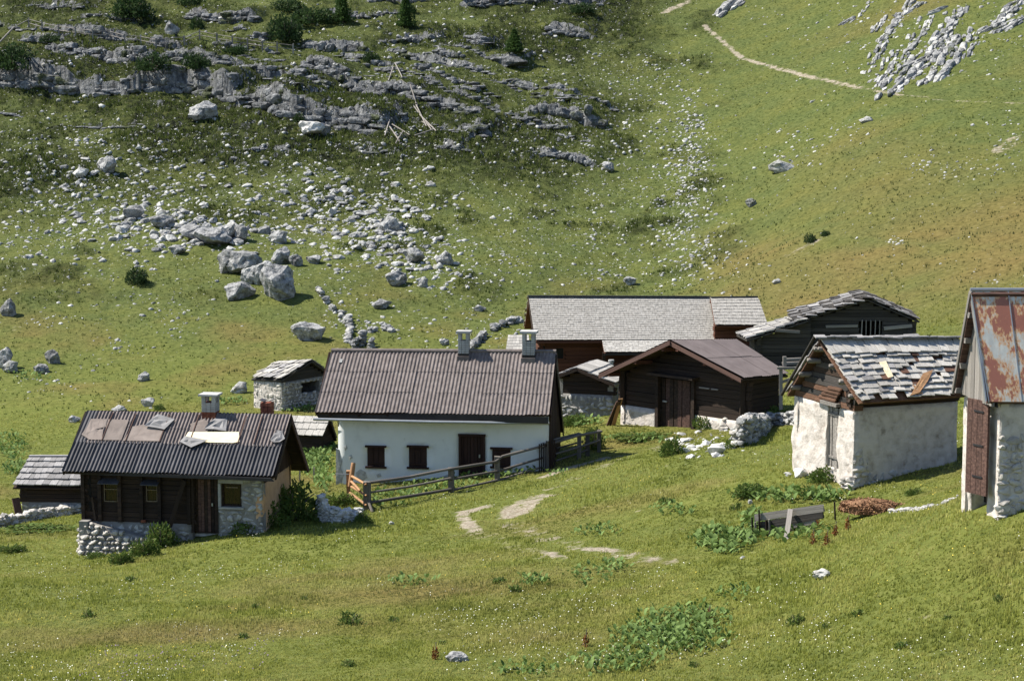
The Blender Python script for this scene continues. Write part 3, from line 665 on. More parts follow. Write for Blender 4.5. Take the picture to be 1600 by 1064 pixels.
class Patch:
    """roof slope; s along the eave, t up the slope"""
    def __init__(s, FL, FR, RL, RR): s.q = [np.array(v, float) for v in (FL, FR, RL, RR)]; s.n = nrm(np.cross(s.q[1] - s.q[0], s.q[2] - s.q[0])); s.n = s.n if s.n[2] > 0 else -s.n; s.W = np.linalg.norm(s.q[1] - s.q[0]); s.Hh = np.linalg.norm((s.q[2] + s.q[3] - s.q[0] - s.q[1]) / 2)
    def P(s, a, b, off=0): q = s.q; return q[0] * (1 - a) * (1 - b) + q[1] * a * (1 - b) + q[2] * (1 - a) * b + q[3] * a * b + s.n * off
    def ab(s, u, v):
        """slope coordinates seen at a pixel"""
        d = ray(u, v); k = ((s.q[0] - CAMP) @ s.n) / (d @ s.n); p_ = CAMP + d * k; a = b = .5
        for _ in range(20):
            e = p_ - s.P(a, b); da = s.P(a + .01, b) - s.P(a, b); db = s.P(a, b + .01) - s.P(a, b)
            sol = np.linalg.lstsq(np.array([da, db]).T / .01, e, rcond=None)[0]; a += sol[0]; b += sol[1]
        return a, b
    def deck(s, parent, mat='plank', th=.07, off=-.05, name='roof_deck'):
        V = [s.P(*ab, off) for ab in ((0, 0), (1, 0), (1, 1), (0, 1))] + [s.P(*ab, off - th) for ab in ((0, 0), (1, 0), (1, 1), (0, 1))]
        return mesh(name, V, [(0,1,2,3),(7,6,5,4),(0,4,5,1),(1,5,6,2),(2,6,7,3),(3,7,4,0)], mat, parent)
    def corr(s, parent, rows, cols, pitch, amp, mat, name='roof_sheet', a0=0, a1=1, b0=0, b1=1, lift=.02, over=.04, skew=0.):
        for r_ in range(rows):
            for c_ in range(cols):
                A1, A2 = a0 + (a1 - a0) * c_ / cols, a0 + (a1 - a0) * (c_ + 1) / cols; B1, B2 = b0 + (b1 - b0) * r_ / rows, min(b0 + (b1 - b0) * (r_ + 1) / rows + over * (r_ < rows - 1), 1)
                n = max(1, int(round(s.W * (A2 - A1) / pitch))); N = n * 6; V = []; Fc = []
                l0 = lift * (1 + r_ * .2) + random.uniform(0, .012) + (.004 if c_ % 2 else 0); jb = random.uniform(-.012, .008)
                for j in range(4):
                    b_ = B1 + jb + (B2 - B1 - jb) * j / 3
                    for i in range(N + 1):
                        a_ = A1 + (A2 - A1) * i / N; o = l0 + (lift * .8 * (1 - j / 3) if rows > 1 else 0) + amp * math.cos(2 * math.pi * i / 6 )
                        V.append(s.P(a_ + skew * j, b_, o + random.uniform(-.004, .004) * (j in (1, 2))))
                for j in range(3):
                    for i in range(N): k = j * (N + 1) + i; Fc.append((k, k + 1, k + N + 2, k + N + 1))
                # thin return at the lower edge so the sheet has thickness
                bse = len(V)
                for i in range(N + 1): V.append(np.array(V[i]))
                for i in range(N + 1): V.append(np.array(V[i]) - s.n * .012)
                for i in range(N): Fc.append((bse + N + 1 + i, bse + N + 2 + i, bse + i + 1, bse + i))
                mesh(name, V, Fc, mat, parent, smooth=True)
    def shingles(s, parent, rows, wd, mat, joined=False, name='shingle', a0=0, a1=1, b0=0, b1=1, th=.03, jit=.2, rot=.06, mats=None, over=1.45, skip=0, lift=.0, ln=None):
        pc = Pieces(parent, name, 'box', mat, 'shingle_rows', 0 if joined else 295); r = random
        for k in range(rows):
            b_ = b0 + (b1 - b0) * k / rows; ln_ = (b1 - b0) / rows * over; q = a0 - r.uniform(0, .5) * wd / s.W
            while q < a1 - .2 * wd / s.W:
                ww = wd * r.uniform(1 - jit * 1.5, 1 + jit * 1.5); A1 = max(q, a0); A2 = min(q + ww / s.W, a1 + .01)
                if r.random() >= skip and A2 - A1 > .25 * wd / s.W:
                    B1 = b_ + r.uniform(-jit, jit) * .22 * (b1 - b0) / rows * (1 if k else .6); B2 = min(B1 + ln_, 1.01); am = (A1 + A2) / 2
                    p0 = s.P(am, B1, th * 1.6 + lift + r.uniform(0, .02 * jit * 5)); p1 = s.P(am, B2, th * .5)
                    d = p1 - p0; wv = s.P(A2, (B1 + B2) / 2) - s.P(A1, (B1 + B2) / 2); t_ = r.uniform(-rot, rot)
                    y = nrm(d); x = nrm(wv); x = nrm(x - y * (x @ y)); n_ = np.cross(x, y)
                    x2 = x * math.cos(t_) + y * math.sin(t_); y2 = -x * math.sin(t_) + y * math.cos(t_)
                    pc.add((p0 + p1) / 2, x2 * np.linalg.norm(wv) * .96, y2 * np.linalg.norm(d), n_ * th, r.choice(mats) if mats else None)
                q += ww / s.W
        pc.flush()
    def edge(s, parent, mat, which, wd=.04, ht=.18, off=-.02, name='barge_board'):
        c = {'L': ((0, 0), (0, 1)), 'R': ((1, 0), (1, 1)), 'F': ((0, 0), (1, 0)), 'T': ((0, 1), (1, 1))}[which]
        a, b = s.P(*c[0], off), s.P(*c[1], off); x = nrm(b - a)
        side = nrm(s.q[1] - s.q[0]) if which in 'LR' else nrm((s.q[2] - s.q[0]) * [1, 1, 0])
        sg = {'L': -1, 'R': 1, 'F': -1, 'T': 1}[which]; up_v = np.cross(x, side); up_v = up_v if up_v[2] > 0 else -up_v
        if which == 'F': up_v = np.array([0, 0, 1.])
        m_ = (a + b) / 2 + side * sg * (wd / 2 + .003) - up_v * ht / 2
        return one(name, 'box', mat, parent, m_, b - a, side * wd, up_v * ht)
def window(w_, parent, s0, s1, z0, z1, fr='darkbrown', pane='curtain', fw=.05, off=.02, bars=(1, 1), sill=True):
    f = MB(); t3 = np.array([*w_.t, 0]); n3 = np.array([*w_.n, 0]); zz_ = np.array([0, 0, 1.])
    f.box(w_.P((s0 + s1) / 2, z1 - fw / 2, off), t3 * (s1 - s0), n3 * .06, zz_ * fw); f.box(w_.P((s0 + s1) / 2, z0 + fw / 2, off), t3 * (s1 - s0), n3 * .06, zz_ * fw)
    f.box(w_.P(s0 + fw / 2, (z0 + z1) / 2, off + .003), t3 * fw, n3 * .06, zz_ * (z1 - z0 - 2 * fw)); f.box(w_.P(s1 - fw / 2, (z0 + z1) / 2, off + .003), t3 * fw, n3 * .06, zz_ * (z1 - z0 - 2 * fw))
    o = f.build('window', fr, parent)
    g_ = MB(); g_.box(w_.P((s0 + s1) / 2, (z0 + z1) / 2, off - .03), t3 * (s1 - s0 - fw), n3 * .01, zz_ * (z1 - z0 - fw)); g_.build('pane', pane, o)
    return o
def seg(b, k, k2=None): return Wall(b, b.w[k], b.w[(k + 1) % 4])
# =================================================================== white plastered house
b = Bld('white_house', 'white plastered farmhouse with brown corrugated roof and two chimneys behind the rail fence', 'house',
        (-7.32, 76.4, 3.94, -7.5, 8.78, 1.89, 2.08, 3.11), dict(FL=(492,644), FR=(858,648), RL=(518,549), RR=(869,551), BR=(879,672)))
WH = b; c = b.c; c['BL'] = c['BR'] + (c['FL'] - c['FR'])
b.walls(.6, .6, .76, .08); fr = Wall(b, b.w[0], b.w[1])
def hole(w_, u0, v0, u1, v1):
    a_ = w_.sz(u0, v1); c_ = w_.sz(u1, v0); return (a_[0], c_[0], a_[1], c_[1])
hs = [hole(fr, 574, 699, 601, 728), hole(fr, 639, 699, 667, 729), hole(fr, 769, 702, 798, 728), hole(fr, 717, 679, 758, 746)]
fr.shell('front_wall', 'white', b.root, amp=.012, cell=.3, holes=hs, th=.3)
for k, nm in ((1, 'gable_wall'), (2, 'rear_wall'), (3, 'gable_wall')): seg(b, k).shell(nm, 'white', b.root, cell=.5, amp=.02)
for k, h_ in enumerate(hs):
    n3 = np.array([*fr.n, 0]); t3 = np.array([*fr.t, 0]); zz_ = np.array([0, 0, 1.])
    if k < 3:
        sh = MB(); sh.box(fr.P((h_[0] + h_[1]) / 2, (h_[2] + h_[3]) / 2, -.12), t3 * (h_[1] - h_[0]), n3 * .03, zz_ * (h_[3] - h_[2])); o = sh.build('window', 'darkbrown', b.root)
        for j in range(3):
            ww = (h_[1] - h_[0]) / 3; s_ = MB(); s_.box(fr.P(h_[0] + ww * (j + .5), (h_[2] + h_[3]) / 2, -.02 - .012 * (j % 2)), t3 * (ww - .018), n3 * .03, zz_ * (h_[3] - h_[2] - .04)); s_.build('shutter_board', 'darkbrown', o)
        for zc, dz in ((h_[3], .04), (h_[2], -.03)): s_ = MB(); s_.box(fr.P((h_[0] + h_[1]) / 2, zc + dz, .02), t3 * (h_[1] - h_[0] + .14), n3 * .16, zz_ * .07); s_.build('lintel' if dz > 0 else 'sill', 'darkbrown', o)
        for zc in (h_[2] + .12, h_[3] - .14): s_ = MB(); s_.box(fr.P((h_[0] + h_[1]) / 2, zc, .004), t3 * (h_[1] - h_[0] - .05), n3 * .025, zz_ * .04); s_.build('hinge_bar', 'darkbrown', o)
    else:
        sh = MB(); sh.box(fr.P((h_[0] + h_[1]) / 2, (h_[2] + h_[3]) / 2, -.15), t3 * (h_[1] - h_[0]), n3 * .03, zz_ * (h_[3] - h_[2])); o = sh.build('door', 'darkbrown', b.root)
        ww = (h_[1] - h_[0] - .1) / 7
        for j in range(7): s_ = MB(); s_.box(fr.P(h_[0] + .05 + ww * (j + .5), (h_[2] + h_[3]) / 2 - .03, -.1 - .012 * (j % 2)), t3 * (ww - .014), n3 * .04, zz_ * (h_[3] - h_[2] - .1)); s_.build('door_board', 'darkbrown', o)
        for q0 in (h_[0] + .04, h_[1] - .04): s_ = MB(); s_.box(fr.P(q0, (h_[2] + h_[3]) / 2, -.02), t3 * .08, n3 * .12, zz_ * (h_[3] - h_[2])); s_.build('door_frame', 'darkbrown', o)
        s_ = MB(); s_.box(fr.P((h_[0] + h_[1]) / 2, h_[3] - .03, -.01), t3 * (h_[1] - h_[0] + .04), n3 * .14, zz_ * .09); s_.build('lintel', 'darkbrown', o)
        s_ = MB(); s_.box(fr.P(h_[1] - .22, (h_[2] + h_[3]) / 2, -.045), t3 * .05, n3 * .05, zz_ * .12); s_.build('handle', 'gutter', o)
# flaked plaster showing the rubble beneath
for px_ in ([(525,700),(531,703),(530,712),(535,720),(532,731),(537,742),(533,756),(525,757)],[(556,738),(563,733),(571,737),(574,746),(566,751),(558,748)],[(545,712),(549,710),(551,715),(546,718)],[(588,741),(594,739),(596,744),(590,746)],[(612,752),(630,748),(641,751),(628,755)],[(537,698),(541,695),(543,700),(539,704)],[(690,744),(700,741),(706,745),(698,748)]):
    sz2 = [fr.sz(*p_) for p_ in px_]; cc = np.mean(sz2, 0); V = [fr.P(q_[0], q_[1], .014 + random.uniform(0, .006)) for q_ in sz2]; n_ = len(V); V += [fr.P(*cc, .03)] + [fr.P(q_[0], q_[1], -.05) for q_ in sz2]
    mesh('bare_patch', V, [(i_, (i_ + 1) % n_, n_) for i_ in range(n_)] + [(n_ + 1 + i_, n_ + 1 + (i_ + 1) % n_, (i_ + 1) % n_, i_) for i_ in range(n_)], 'flake', b.root)
# dark boarded gable on the right
g1 = seg(b, 1); g1.boards(b.root, z0=lambda q: g1.gnd(q) + .1, s0=.0, mat='darkbrown', off=.04, wd=.2, name='gable_board')
ft = Patch(c['FL'], c['FR'], c['RL'], c['RR']); bk = Patch(c['BR'], c['BL'], c['RR'], c['RL'])
for p_ in (ft, bk): p_.deck(b.root, 'darkbrown')
ft.corr(b.root, 3, 10, .146, .021, 'corrb', lift=.012); bk.corr(b.root, 1, 6, .146, .02, 'corrb')
ft.edge(b.root, 'black', 'F', .05, .26, -.03, 'fascia'); ft.edge(b.root, 'darkbrown', 'R', .05, .2); ft.edge(b.root, 'darkbrown', 'L', .05, .18)
bk.edge(b.root, 'black', 'L', .05, .3)
gm = MB(); ga = ft.P(-.005, 0) + np.array([0, -.16, -.24]); gb = ft.P(1.0, 0) + np.array([0, -.16, -.30]); gm.tube([ga, (ga + gb) / 2 + [0, 0, -.02], gb], .055, 10); gm.build('gutter', 'gutter', b.root)
gm = MB(); gm.tube([ga + [.95, .3, .02], ga + [.9, .42, -.12], ga + [.9, .5, -.35]], .03, 6); gm.build('downpipe', 'gutter', b.root)
gm = MB(); r0, r1 = c['RL'] + [0, 0, .05], c['RR'] + [0, 0, .05]; gm.tube([r0, (r0 + r1) / 2 + [0, 0, .0], r1], .07, 8); gm.build('ridge_cap', 'corrb', b.root)
for k in range(8):
    q_ = ft.P((k + .5) / 8, .07, -.15); s_ = MB(); s_.box(q_, ft.n * .1, nrm(ft.q[1] - ft.q[0]) * .08, nrm(ft.q[2] - ft.q[0]) * .5); s_.build('rafter_end', 'darkbrown', b.root)
a_, b_ = ft.ab(533, 565); s_ = MB(); s_.box(ft.P(a_, b_, .06), ft.n * .01, nrm(ft.q[1] - ft.q[0]) * .12, nrm(ft.q[2] - ft.q[0]) * .16); s_.build('roof_patch', 'concrete', b.root)
def chimney(bd, u, vb, vt, wpx, dpt, mats, cap=True, holes=True, lead=None, pl=None):
    """stack with laid courses, open pot chamber on four pillars and a cap slab"""
    wd0 = wpx / F * dpt; base = pl.P(*pl.ab(u, vb)) + bd.ey * wd0 * .5 if pl is not None else ptd(u, vb, dpt); dpt = base[1]; top = ptd(u, vt, dpt); hh = top[2] - base[2]; wd = wpx / F * dpt
    ex_, ey_ = bd.ex, bd.ey; z3 = np.array([0, 0, 1.])
    st = MB(); st.box(base + z3 * (hh * .33 - .3), ex_ * wd * .92, ey_ * wd * .92, z3 * (hh * .66 + .6)); ch = st.build('chimney', mats[0], bd.root)
    nck = 9 if holes else 6; zt = .66 if holes else 1.
    for k in range(nck):
        z0 = hh * zt * k / nck; mt = mats[0] if k < nck * mats[2] else mats[1]
        m_ = MB(); q = .5
        nb = 3
        for j in range(nb):
            sh = (.5 if k % 2 else 0) * wd / nb; x0 = -wd / 2 + j * wd / nb; w2 = wd / nb - .012
            m_.box(base + ex_ * (x0 + wd / nb / 2) + z3 * (z0 + hh * zt / nck / 2), ex_ * w2, ey_ * (wd + (.01 if (j + k) % 2 else 0)), z3 * (hh * zt / nck - .014))
        o = m_.build('brick_course', mt, ch)
    if holes:
        for sx in (-1, 1):
            for sy in (-1, 1):
                m_ = MB(); m_.box(base + ex_ * sx * wd * .36 + ey_ * sy * wd * .36 + z3 * hh * .79, ex_ * wd * .26, ey_ * wd * .26, z3 * hh * .26); m_.build('pillar', 'concrete', ch)
        m_ = MB(); m_.box(base + z3 * hh * .95, ex_ * wd * 1.35, ey_ * wd * 1.3, z3 * hh * .07); m_.build('cap_slab', 'concrete', ch)
    if lead:
        m_ = MB(); m_.box(base + z3 * (-.02) - ey_ * wd * .2, ex_ * wd * 1.12, ey_ * wd * .9, z3 * .34); m_.build('flashing', lead, ch)
    return ch
chimney(b, 724, 563, 516, 17, 77.0, ('black', 'concrete', .3), lead='corrb', pl=ft)
chimney(b, 825.5, 566, 516, 20, 76.75, ('black', 'concrete', .3), lead='corrb', pl=ft)
# =================================================================== left dark log house
b = Bld('log_house', 'dark log farmhouse with patched black and brown corrugated roof, nearest on the left', 'house',
        (-14.78, 66.68, 3.47, -9.0, 7.12, 1.94, 1.73, 2.47), dict(FL=(97,736), FR=(427,744), RL=(137,642), RR=(455,648), BR=(480,731)))
LH = b; c = b.c; c['BL'] = c['BR'] + (c['FL'] - c['FR'])
b.walls(.45, .35, .62, .48); fr = Wall(b, b.w[0], b.w[1])
win1 = hole(fr, 160, 752, 186, 786); win2 = hole(fr, 226, 754, 248, 786); door = hole(fr, 301, 748, 339, 829); win3 = hole(fr, 346, 756, 377, 791)
s_split = fr.sz(340, 780)[0]; zst = fr.sz(200, 815)[1]
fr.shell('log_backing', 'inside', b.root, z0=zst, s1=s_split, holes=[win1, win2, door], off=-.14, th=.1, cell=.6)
fr.logs(b.root, zst, s1=door[0], h=.165, mat='log', holes=[win1, win2], over=.1)
fr.shell('stone_front', 'mortar', b.root, s0=s_split, holes=[win3], amp=.02, cell=.25, th=.3)
fr.stones(b.root, s0=s_split + .02, size=.24, mat='stone', holes=[(win3[0] - .1, win3[1] + .1, win3[2] - .08, win3[3] + .06)], name='wall_stone')
fr.shell('footing', 'mortar', b.root, z1=zst, s1=door[0], amp=.02, cell=.3, th=.3)
fr.stones(b.root, z1=zst + .03, s1=door[0] - .1, size=.25, mat='stone', name='footing_stone')
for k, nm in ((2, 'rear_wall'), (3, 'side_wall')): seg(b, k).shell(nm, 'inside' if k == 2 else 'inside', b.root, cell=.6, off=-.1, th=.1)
seg(b, 3).logs(b.root, zst, h=.17, mat='log', off=.05, over=0)
rw = seg(b, 1); zg = rw.sz(430, 741)[1]
rw.shell('plastered_side_wall', 'tan', b.root, z1=zg, amp=.04, cell=.25); rw.shell('gable_backing', 'inside', b.root, z0=zg + .005, cell=.5)
rw.boards(b.root, z0=zg, mat='darkbrown', off=.05, wd=.19, name='gable_board')
t3 = np.array([*fr.t, 0]); n3 = np.array([*fr.n, 0]); z3 = np.array([0, 0, 1.])
for h_ in (win1, win2):
    o = window(fr, b.root, h_[0], h_[1], h_[2], h_[3], 'log', 'curtain', .06, -.05)
    m_ = MB(); ctr = (h_[0] + h_[1]) / 2
    for q0, q1, zc0, zc1 in ((h_[0] + .06, h_[0] + .085, h_[2] + .06, h_[3] - .1), (h_[1] - .085, h_[1] - .06, h_[2] + .06, h_[3] - .1)): m_.box(fr.P((q0 + q1) / 2, (zc0 + zc1) / 2, -.03), t3 * (q1 - q0), n3 * .03, z3 * (zc1 - zc0))
    for zc in (h_[2] + .07, (h_[3] + h_[2]) / 2 + .1, h_[3] - .1): m_.box(fr.P(ctr, zc, -.028), t3 * (h_[1] - h_[0] - .12), n3 * .032, z3 * .022)
    m_.build('glazing_bar', 'brass', o)
    aw = MB(); p_ = fr.P(ctr, h_[3] + .02, .14); aw.box(p_, t3 * (h_[1] - h_[0] + .1), n3 * .3 + z3 * -.12, z3 * .03); aw.build('window_hood', 'corrk', o)
o = window(fr, b.root, win3[0], win3[1], win3[2], win3[3], 'log', 'curtain', .06, -.1)
m_ = MB(); m_.box(fr.P((win3[0] + win3[1]) / 2, win3[3] - .14, -.08), t3 * .4, n3 * .03, z3 * .025); m_.build('glazing_bar', 'brass', o)
m_ = MB(); m_.box(fr.P((win3[0] + win3[1]) / 2, win3[3] + .09, .0), t3 * (win3[1] - win3[0] + .16), n3 * .1, z3 * .14); m_.box(fr.P((win3[0] + win3[1]) / 2, win3[2] - .04, .03), t3 * (win3[1] - win3[0] + .16), n3 * .1, z3 * .06); m_.box(fr.P(win3[0] - .05, (win3[2] + win3[3]) / 2, .0), t3 * .09, n3 * .1, z3 * (win3[3] - win3[2])); m_.build('window_surround', 'concrete', o)
dr = MB(); dr.box(fr.P((door[0] + door[1]) / 2, (door[2] + door[3]) / 2 - .05, -.2), t3 * (door[1] - door[0]), n3 * .03, z3 * (door[3] - door[2] + .1)); dro = dr.build('door', 'log', b.root)
for j in range(7):
    ww = (door[1] - door[0] - .08) / 7; s_ = MB(); s_.box(fr.P(door[0] + .04 + ww * (j + .5), (door[2] + door[3]) / 2 - .05, -.15 - .015 * (j % 2)), t3 * (ww - .014), n3 * .04, z3 * (door[3] - door[2])); s_.build('door_board', 'brownplank' if j in (1, 2, 4) else 'log', dro)
for q0 in (door[0] + .02, door[1] - .03): s_ = MB(); s_.box(fr.P(q0, (door[2] + door[3]) / 2, -.03), t3 * .09, n3 * .14, z3 * (door[3] - door[2] + .1)); s_.build('door_frame', 'log', dro)
s_ = MB(); s_.box(fr.P(door[1] - .2, (door[2] + door[3]) / 2, -.1), t3 * .05, n3 * .06, z3 * .1); s_.build('handle', 'gutter', dro)
for u0 in (131, 157, 188, 222, 250, 296):
    q0, zz0 = fr.sz(u0, 780); m_ = MB(); m_.box(fr.P(q0, (zst + fr.top(q0)) / 2, .06), t3 * .12, n3 * .1, z3 * (fr.top(q0) - zst)); m_.build('post', 'log', b.root)
q0, za = fr.sz(291, 748); q1, zb_ = fr.sz(270, 815); stick('brace', fr.P(q0, za, .18), fr.P(q1, zb_ - .1, .3), .14, 'log', b.root, 'box')
q0, za = fr.sz(146, 775); q1, zb_ = fr.sz(151, 812); stick('brace', fr.P(q0, za, .12), fr.P(q1, zb_, .12), .07, 'log', b.root, 'box')
m_ = MB(); q0, za = fr.sz(226, 813); m_.box(fr.P(q0, za, .1), t3 * .16, n3 * .1, z3 * .08); m_.build('window_box', 'brick', b.root)
ft = Patch(c['FL'], c['FR'], c['RL'], c['RR']); bk = Patch(c['BR'], c['BL'], c['RR'], c['RL'])
for p_ in (ft, bk): p_.deck(b.root, 'log')
bsp = ft.ab(260, 695)[1]
ft.corr(b.root, 1, 9, .125, .028, 'corrk', b0=0, b1=bsp + .02, name='black_roof_sheet', lift=.03)
ft.corr(b.root, 2, 8, .125, .026, 'corrb', b0=bsp, b1=1, a0=.05, a1=1, lift=.012, name='brown_roof_sheet'); ft.corr(b.root, 1, 1, .125, .02, 'corrk', a0=0, a1=.05, b0=bsp, b1=1, name='black_roof_sheet')
bk.corr(b.root, 1, 5, .13, .02, 'corrk', name='rear_roof_sheet')
ft.edge(b.root, 'log', 'R', .05, .16); bk.edge(b.root, 'brownplank', 'L', .05, .18); ft.edge(b.root, 'log', 'L', .05, .16); ft.edge(b.root, 'black', 'F', .04, .1, -.02, 'fascia')
def flatpatch(pt, px, mat, name, off=.06, th=.015, wav=.01, label=None):
    """a sheet lying on the slope, outline traced on it"""
    ab = [pt.ab(*p_) for p_ in px]; n = len(ab); ca = np.mean(ab, 0); V = []; ring = 3
    for k in range(ring):
        f_ = 1 - k / ring
        for a_, b_ in ab: V.append(pt.P(ca[0] + (a_ - ca[0]) * f_, ca[1] + (b_ - ca[1]) * f_, off + random.uniform(-wav, wav)))
    V.append(pt.P(ca[0], ca[1], off + wav)); Fc = []
    for k in range(ring - 1):
        for i in range(n): Fc.append((k * n + i, k * n + (i + 1) % n, (k + 1) * n + (i + 1) % n, (k + 1) * n + i))
    for i in range(n): Fc.append(((ring - 1) * n + i, (ring - 1) * n + (i + 1) % n, ring * n))
    base = len(V)
    for i in range(n): V.append(V[i] - pt.n * th)
    for i in range(n): Fc.append((i, base + i, base + (i + 1) % n, (i + 1) % n))
    return mesh(name, V, Fc, mat, b.root, label=label)
flatpatch(ft, [(127,683),(150,672),(166,668),(168,656),(143,656),(137,668),(128,680),(140,688),(160,689),(162,672)], 'felt', 'felt_patch', .055)
flatpatch(ft, [(170,656),(202,658),(190,689),(161,689)], 'felt', 'felt_patch', .06)
flatpatch(ft, [(207,668),(225,665),(257,676),(252,691),(193,690)], 'felt', 'felt_patch', .06)
flatpatch(ft, [(248,650),(274,658),(258,674),(227,669),(238,657)], 'feltg', 'torn_felt_flap', .11, wav=.035)
flatpatch(ft, [(337,656),(356,656),(354,676),(335,674),(320,673),(328,664)], 'feltg', 'torn_felt_flap', .10, wav=.04)
flatpatch(ft, [(298,664),(320,656),(330,668),(322,680),(300,678)], 'felt', 'felt_patch', .06)
flatpatch(ft, [(295,677),(374,677),(375,692),(365,694),(312,693),(290,685)], 'fresh', 'bare_wood_patch', .075, .02, .004, label='bright bare wooden board showing through the torn roof')
flatpatch(ft, [(282,693),(290,684),(326,692),(300,703)], 'feltg', 'torn_felt_flap', .12, wav=.035)
flatpatch(ft, [(423,690),(430,680),(442,678),(446,688),(438,694),(428,695)], 'feltg', 'torn_felt_flap', .11, wav=.03)
flatpatch(ft, [(433,675),(443,676),(441,683),(432,682)], 'feltg', 'torn_felt_flap', .09, wav=.02)
for u_ in (168, 205, 258, 305, 380, 405):
    a_, b_ = ft.ab(u_, 670); stick('batten', ft.P(a_, bsp + .03, .07), ft.P(a_, .95, .07), .03, 'brownplank', b.root, 'box', .03)
chimney(b, 326, 656, 614, 23, 67.45, ('brick', 'concrete', .42), lead=None, pl=ft)
ch = chimney(b, 418, 668, 628, 18, 70.6, ('brick', 'brick', 1.0), holes=False)
m_ = MB(); 
for s_ in (-1, 1): m_.box(ptd(418 + s_ * 7, 625, 70.6), b.ex * .16 + z3 * .06 * s_, b.ey * .4, z3 * .02)
m_.build('chimney_cover', 'corrk', ch)
# battered rubble base running down the slope in front of the house
rub = Wall(b, fr.p0 + fr.n * .35 - fr.t * .1, fr.p0 + fr.n * .35 + fr.t * 2.4)
zt_ = zst - .05
def btr(q, z): return max(0, (zt_ - z)) * .25
th_ = thing('rubble_wall', 'low battered rubble wall propping the corner of the dark log house', 'stone wall', (*rub.p0, rub.gnd(0)))
class Sloped(Wall):
    f = None
    def top(s, q): return s.f(q)
r2 = Sloped(b, rub.p0, rub.p1); r2.f = lambda q: zt_ + .1 - q * .22
r2.shell('rubble_core', 'mortar', th_, amp=.05, cell=.25, th=.4, off=-.08, batter=btr); r2.stones(th_, size=.2, mat='stonew', batter=btr, name='stone', tight=.92, depth=.26)
sw = Sloped(b, rub.p0 - rub.n * .8, rub.p0 + rub.n * .05); sw.f = lambda q: zt_ + .1; sw.shell('rubble_core', 'mortar', th_, amp=.04, cell=.25, th=.3, off=0); sw.stones(th_, size=.2, mat='stonew', name='stone', tight=.92, batter=lambda q, z: max(0, zt_ - z) * .12)
m_ = MB(); g_ = G(322, 834); st_ = one('door_step', 'stone', 'stonew', None, g_ + [0, 0, .02], (1.0, -.15, 0), (.05, .5, 0), (0, 0, .14)); tag(st_, 'pale flat stone slab in front of the dark log house door', 'door step')
st_ = one('door_step', 'stone', 'stonew', None, G(356, 828) + [0, 0, .02], (.7, .05, .04), (.05, .4, 0), (0, 0, .14)); tag(st_, 'small pale stone under the rubble wall window of the log house', 'stone slab')
# =================================================================== generic small barns
def barn(name, label, cat, prm, px, over, fix=None):
    b = Bld(name, label, cat, prm, px)
    if fix: fix(b.c)
    b.walls(*over); c = b.c
    return b, Patch(c['FL'], c['FR'], c['RL'], c['RR']), Patch(c['BR'], c['BL'], c['RR'], c['RL'])
# shed at the far left
b, ft, bk = barn('shingled_shed', 'small shed with dark shingle roof on stone base, leftmost building behind the log house', 'shed',
    (-18.96, 76.86, .94, -2.6, 2.9, 1.83, .85, 1.8), dict(FL=(20,760), RL=(47,714)), (.3, .3, .25, .2))
fr = seg(b, 0); zs = fr.sz(60, 784)[1]
for k in range(4): w_ = seg(b, k); w_.shell('footing', 'mortar', b.root, z1=zs, cell=.3, amp=.03); w_.shell('backing', 'inside', b.root, z0=zs, off=-.1, th=.08, cell=.6); w_.logs(b.root, zs, h=.17, mat='log', over=.1 if k % 2 == 0 else 0)
fr.stones(b.root, z1=zs, size=.24, mat='stone'); seg(b, 3).stones(b.root, z1=zs, size=.24, mat='stonew')
for p_ in (ft, bk): p_.deck(b.root, 'log')
ft.shingles(b.root, 5, .24, 'shingd', th=.045, jit=.25, lift=.01, rot=.05, over=1.25); bk.shingles(b.root, 4, .3, 'shingd', th=.04)
stick('ridge_board', ft.P(0, 1, .06), ft.P(1, 1, .06), .2, 'shingd', b.root, 'box', .05)
# far ruin-like stone hut
b, ft, bk = barn('stone_hut', 'small roofless-looking stone hut with loose grey shingles on the meadow behind the log house', 'hut',
    (-12.82, 99.51, 1.94, -35., 2.1, 1.94, .75, 1.43), dict(FL=(392,591), FR=(440,593), RL=(434,565), RR=(488,562), BR=(512,580)), (.12, .1, .08, .1))
b.root['label'] = 'small pale stone hut with loose grey shingle roof, alone on the meadow behind'
fr = seg(b, 0); gb_ = seg(b, 1); zs = fr.sz(430, 597)[1]; hl = hole(gb_, 471, 594, 499, 616)
fr.shell('side_wall', 'lime', b.root, z1=zs, cell=.2, amp=.06); fr.stones(b.root, z1=zs, size=.2, mat='stonew', depth=.16)
gb_.shell('gable_wall', 'mortar', b.root, z1=zs, cell=.25, amp=.04, holes=[hl]); gb_.stones(b.root, z1=zs, size=.2, mat='stonew', holes=[hl], depth=.2)
for k in (2, 3): seg(b, k).shell('rear_wall', 'mortar', b.root, z1=zs, cell=.4, amp=.04)
gb_.shell('gable_backing', 'inside', b.root, z0=zs, cell=.4, off=-.12, th=.06); gb_.logs(b.root, zs, h=.14, mat='loggrey', over=0); seg(b, 3).logs(b.root, zs, h=.14, mat='loggrey', over=0)
for p_ in (ft, bk): p_.deck(b.root, 'loggrey')
ft.shingles(b.root, 4, .17, 'shing', th=.03, jit=.5, rot=.35, mats=['shing', 'shingd', 'shing'], over=1.9, lift=.03); bk.shingles(b.root, 4, .2, 'shingd', th=.03)
